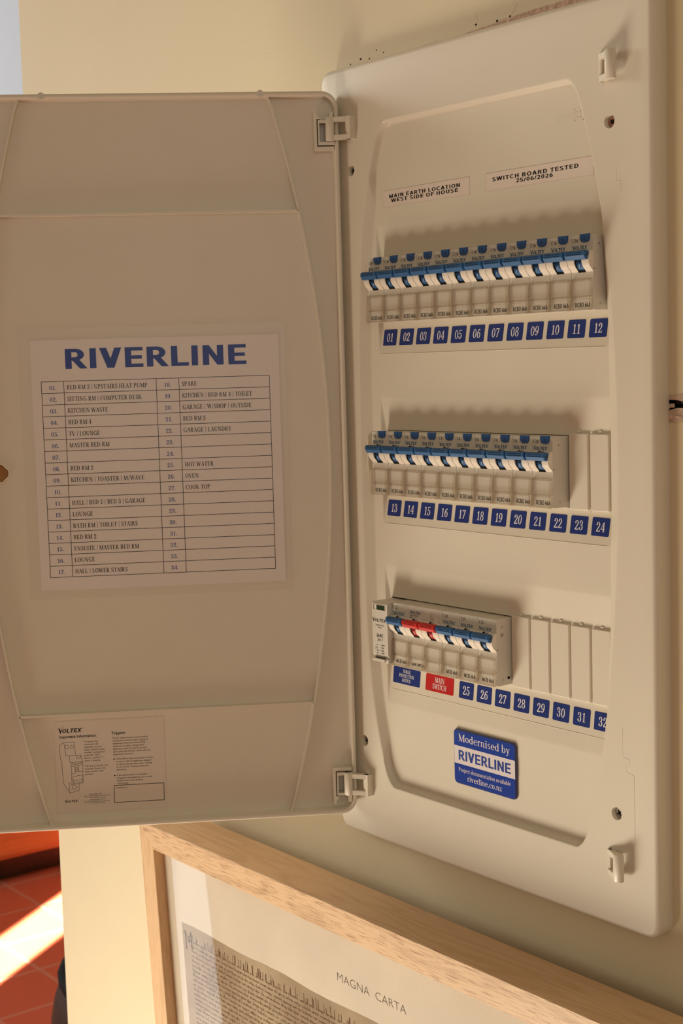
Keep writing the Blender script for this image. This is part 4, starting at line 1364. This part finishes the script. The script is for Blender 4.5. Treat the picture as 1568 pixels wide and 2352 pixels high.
# line drawing of a breaker
ox, oy = 3.6, 15.8
k_ = .0174 * 10
dr = lambda pts: poly_line([(ox + a, oy + b) for a, b in pts])
dr([(0, 5), (.2, 2.2), (3.3, 0), (10.9, 0), (11, 2), (11.8, 10), (11.8, 10.2), (4.6, 10.2), (3.6, 1.2), (3.3, 0)])
dr([(0, 5), (.6, 13), (1.2, 13.4), (1.8, 31), (6.2, 38.6), (13, 36.8), (13.3, 31.5)])
dr([(6.2, 38.6), (5.8, 30.4), (8, 32.4), (16.4, 31.2), (16.6, 16.0), (15.4, 10.2), (7, 10.2), (7.2, 15.4)])
dr([(7.6, 15.4), (16.6, 15.0), (16.6, 17.6), (8.4, 18.6), (7.6, 15.4)])
dr([(8.4, 16.4), (16.2, 15.8)])
dr([(8.4, 17.2), (16.2, 16.6)])
dr([(8.2, 18.6), (8.2, 24.2), (10.8, 23.6), (10.8, 18.6)])
dr([(13.4, 18.2), (13.4, 22.8), (16.2, 22.6)])
for v_ in (19.4, 20.4, 21.4, 22.4):
    dr([(10.8, v_), (13.4, v_ - .2)])
dr([(8, 24.4), (8, 32.2)])
dr([(9, 26.2), (15.8, 25.2), (15.8, 30.4), (9, 31.4), (9, 26.2)])
dr([(9, 29.6), (15.8, 28.6)])
dr([(12, 10.4), (12, 12), (12.8, 12.4), (15, 12.4), (15.2, 10.4)])
it(sans('T', .9, 0, 1, 'c'), ox + 13.6, oy + 11.8, 1)
for cx_, cy_, rr in ((5.6, 3.6, 1.45), (9.2, 3.6, 1.3), (9.7, 34.4, 1.5)):
    dr([(cx_ + rr * math.cos(R(a)), cy_ + rr * math.sin(R(a))) for a in range(0, 361, 24)])
poly_line([(0.2, .2), (IW - .2, .2), (IW - .2, IH - .2), (.2, IH - .2), (.2, .2)], .08, 3)
o = mb.build('instruction_sticker', ['sticker_clear', 'black', 'grey_ink', 'tape_edge'], None, loc=door_world(iBR[0] + hw2, DF + .2, iBR[1]), rot=DROT)
tag(o, 'printed instruction sticker with breaker drawing at the foot of the open door', 'sticker')

# ------------------------------------------------------------------ framed document below the board
FW, FH, FD, FF = 632.0, 470.0, 40.1, 21.7
PHI = 0.0421
fr = empty('picture_frame', (-.288, -.0601, -.4661), (PHI, 0, 0))
tag(fr, 'light oak box frame with an old document titled MAGNA CARTA, below the switchboard', 'picture frame')


def rail(pts_outer, pts_inner, name, mt):
    """mitred frame bar: outer/inner edge end points (x,z)"""
    mb = MB()
    (oa, ob), (ia, ib) = pts_outer, pts_inner
    e = .5
    sec = [(0, 0.0, e), (0, e, 0), (1, e, 0), (1, 9, 0), (1, FD - 2, 0), (0, FD, 0)]

    def P_(k, s_, d):
        o_, i_ = ((oa, ia), (ob, ib))[k]
        return (o_[0] + (i_[0] - o_[0]) * s_, d, o_[1] + (i_[1] - o_[1]) * s_)
    A_ = []
    for k in (0, 1):
        A_.append([P_(k, 0.0, .5), P_(k, .02, 0), P_(k, .985, 0), P_(k, 1.0, .4), P_(k, 1.0, FD), P_(k, 0, FD)])
    mb.loops(A_, 0, False, True)
    mb.m[5] = 1
    return mb.build(name, [mt, 'oak_top' if mt == 'oak_x' else mt], fr)


O_ = [(0, 0), (FW, 0), (FW, -FH), (0, -FH)]
I_ = [(FF, -FF), (FW - FF, -FF), (FW - FF, -FH + FF), (FF, -FH + FF)]
rail((O_[0], O_[1]), (I_[0], I_[1]), 'frame_rail', 'oak_x')
rail((O_[3], O_[2]), (I_[3], I_[2]), 'frame_rail', 'oak_x')
rail((O_[0], O_[3]), (I_[0], I_[3]), 'frame_rail', 'oak_z')
rail((O_[1], O_[2]), (I_[1], I_[2]), 'frame_rail', 'oak_z')
mb = MB()
mb.box(FF - 1, FW - FF + 1, 8.6, 8.8, -FH + FF - 1, -FF + 1, 0)
mb.build('glazing', ['glass'], fr)
mb = MB()
mb.box(FF - 1, FW - FF + 1, 10.0, 11.0, -FH + FF - 1, -FF + 1, 0)
pl = sans('MAGNA  CARTA', 6.6, -.018, 1, 'l')
wr = max(v[0] for v in pl[0][0])
mb.polys(sans('MAGNA  CARTA', 6.6, -.018, 80.5 / wr), lambda u, v: (265.4 + u, 9.93, -65.2 + v), 1)
mb.build('mount', ['mount', 'grey_ink'], fr)
mb = MB()
dx0, dx1, dz1, dz0 = 43.5, FW - 44, -84.0, -FH + 60
rng = random.Random(11)
n = 60
Lp = [(dx0 + (dx1 - dx0) * i_ / n, dz1 + .8 * math.sin(i_ * .5) + rng.uniform(-.25, .25)) for i_ in range(n + 1)]
Lp[0] = (dx0, dz1)
Lb = [(dx0 + (dx1 - dx0) * i_ / n, dz0 + rng.uniform(-.4, .4)) for i_ in range(n + 1)]
mb.add([(x, 9.9, z) for x, z in Lp] + [(x, 9.9, z) for x, z in Lb] + [(x, 10.1, z) for x, z in Lp] + [(x, 10.1, z) for x, z in Lb],
       [(i_, i_ + 1, n + 2 + i_, n + 1 + i_) for i_ in range(n)] + [(i_, i_ + 1, 2 * n + 3 + i_, 2 * n + 2 + i_) for i_ in range(n)], 0)


def stroke(x0, z0, x1, z1, t):
    l_ = math.hypot(x1 - x0, z1 - z0) or 1
    ax, az = -(z1 - z0) / l_ * t / 2, (x1 - x0) / l_ * t / 2
    mb.add([(x0 + ax, 9.85, z0 + az), (x1 + ax, 9.85, z1 + az), (x1 - ax, 9.85, z1 - az), (x0 - ax, 9.85, z0 - az)], [(0, 1, 2, 3)], 1)


line_h = 4.3
for li in range(62):
    zb = dz1 - 14.5 - line_h * li
    if zb < dz0 + 6:
        break
    x = dx0 + (12.5 if li else 8)
    while x < dx1 - 9:
        wl = rng.uniform(4, 13)
        xe = min(x + wl, dx1 - 8)
        while x < xe:
            h_ = 1.5 * rng.uniform(.8, 1.15)
            stroke(x, zb + rng.uniform(-.15, .15), x + rng.uniform(-.1, .35), zb + h_, rng.uniform(.3, .55))
            if rng.random() < .55:
                stroke(x, zb + h_ * rng.choice((.05, .95)), x + .9, zb + h_ * rng.uniform(.3, 1), .28)
            if rng.random() < (.13 if li else .28):
                up_ = rng.uniform(1.2, 2.0) if li else rng.uniform(3, 8)
                stroke(x + .2, zb + h_, x + .2 + rng.uniform(-.2, .5), zb + h_ + up_, .4 if li else .7)
            if rng.random() < .06:
                stroke(x, zb, x - rng.uniform(0, .6), zb - 1.4, .35)
            x += rng.uniform(.75, 1.15)
        x += rng.uniform(1.0, 1.9)
# large initial
for (a, b, c, d, t) in ((5, -6, 5.4, -22, 1.6), (5, -6, 10, -16, 1.0), (10, -16, 14, -5, 1.0), (14, -5, 14.5, -21, 1.7), (3, -22, 7.5, -22, .8), (2, -9, 5, -6, .7)):
    stroke(dx0 + a, dz1 + b, dx0 + c, dz1 + d, t)
mb.build('document', ['parchment', 'sepia'], fr)
mb = MB()
mb.box(FF - 3, FW - FF + 3, 11.2, 14, -FH + FF - 3, -FF + 3, 0)
mb.build('backing_board', ['rebate'], fr)

# ------------------------------------------------------------------ far end of the room
sbd = empty('sideboard', (-3.42, 1.25, FLOOR * .001))
tag(sbd, 'glossy orange-brown wooden sideboard on the tiled floor at the far wall', 'sideboard')
mb = MB()
mb.box(-320, 290, -900, 900, 70, 800, 0)
mb.build('carcass', ['pine'], sbd)
mb = MB()
mb.box(-300, 250, -880, 880, 0, 70, 0)
mb.build('plinth', ['leather'], sbd)
mb = MB()
mb.box(-330, 330, -930, 930, 800, 835, 0)
mb.build('top', ['pine'], sbd)
for k in range(3):
    y0 = -890 + 595 * k
    mb = MB()
    ring = lambda e, x: [(x, y, z) for y, z in ((y0 + e, 90 + e), (y0 + 585 - e, 90 + e), (y0 + 585 - e, 780 - e), (y0 + e, 780 - e))]
    mb.loops([ring(0, 290), ring(0, 312), ring(70, 312), ring(85, 302), ring(120, 302), ring(150, 310)], 0, False, True)
    d_ = mb.build('door', ['pine'], sbd)
    mb = MB()
    mb.cyl((312, y0 + 540, 460), (335, y0 + 540, 460), 14, 18, 14)
    mb.build('knob', ['steel'], d_)

ch = empty('tub_chair', (-1.03, .48, FLOOR * .001), (0, 0, R(140)))
tag(ch, 'dark brown leather tub chair with black piping, partly hidden by the wall corner', 'chair')
mb = MB()
prof = []
for a in range(-10, 191, 10):
    prof.append((240 * math.cos(R(a)), 240 * math.sin(R(a))))
Lo = []
for z, sc in ((140, .90), (300, .97), (430, 1.0), (510, 1.0), (548, .97), (575, .91), (590, .82)):
    cut = 1.0
    outer = [(x * sc * 1.04, y * sc * 1.04, z) for x, y in prof]
    inner = [(x * min(sc * .84, .74), y * min(sc * .84, .74), z) for x, y in prof[::-1]]
    Lo.append(outer + inner)
mb.loops(Lo, 0, True, True)
mb.build('backrest', ['leather'], ch)
mb = MB()
mb.tube([(x * .955, y * .955, 580) for x, y in prof], 8, 10)
mb.build('piping', ['piping'], ch)
mb = MB()
mb.loops([[(190 * k_ * math.cos(2 * math.pi * i_ / 24), 190 * k_ * math.sin(2 * math.pi * i_ / 24) + 5, z) for i_ in range(24)] for z, k_ in ((150, .95), (170, 1), (290, 1), (315, .9))], 0, True, True)
mb.build('seat', ['leather'], ch)
for sx_, sy_ in ((-1, -.55), (1, -.55), (-1, 1), (1, 1)):
    mb = MB()
    mb.cyl((sx_ * 130, sy_ * 130, 0), (sx_ * 125, sy_ * 125, 155), 13, 19, 12)
    mb.build('leg', ['piping'], ch)
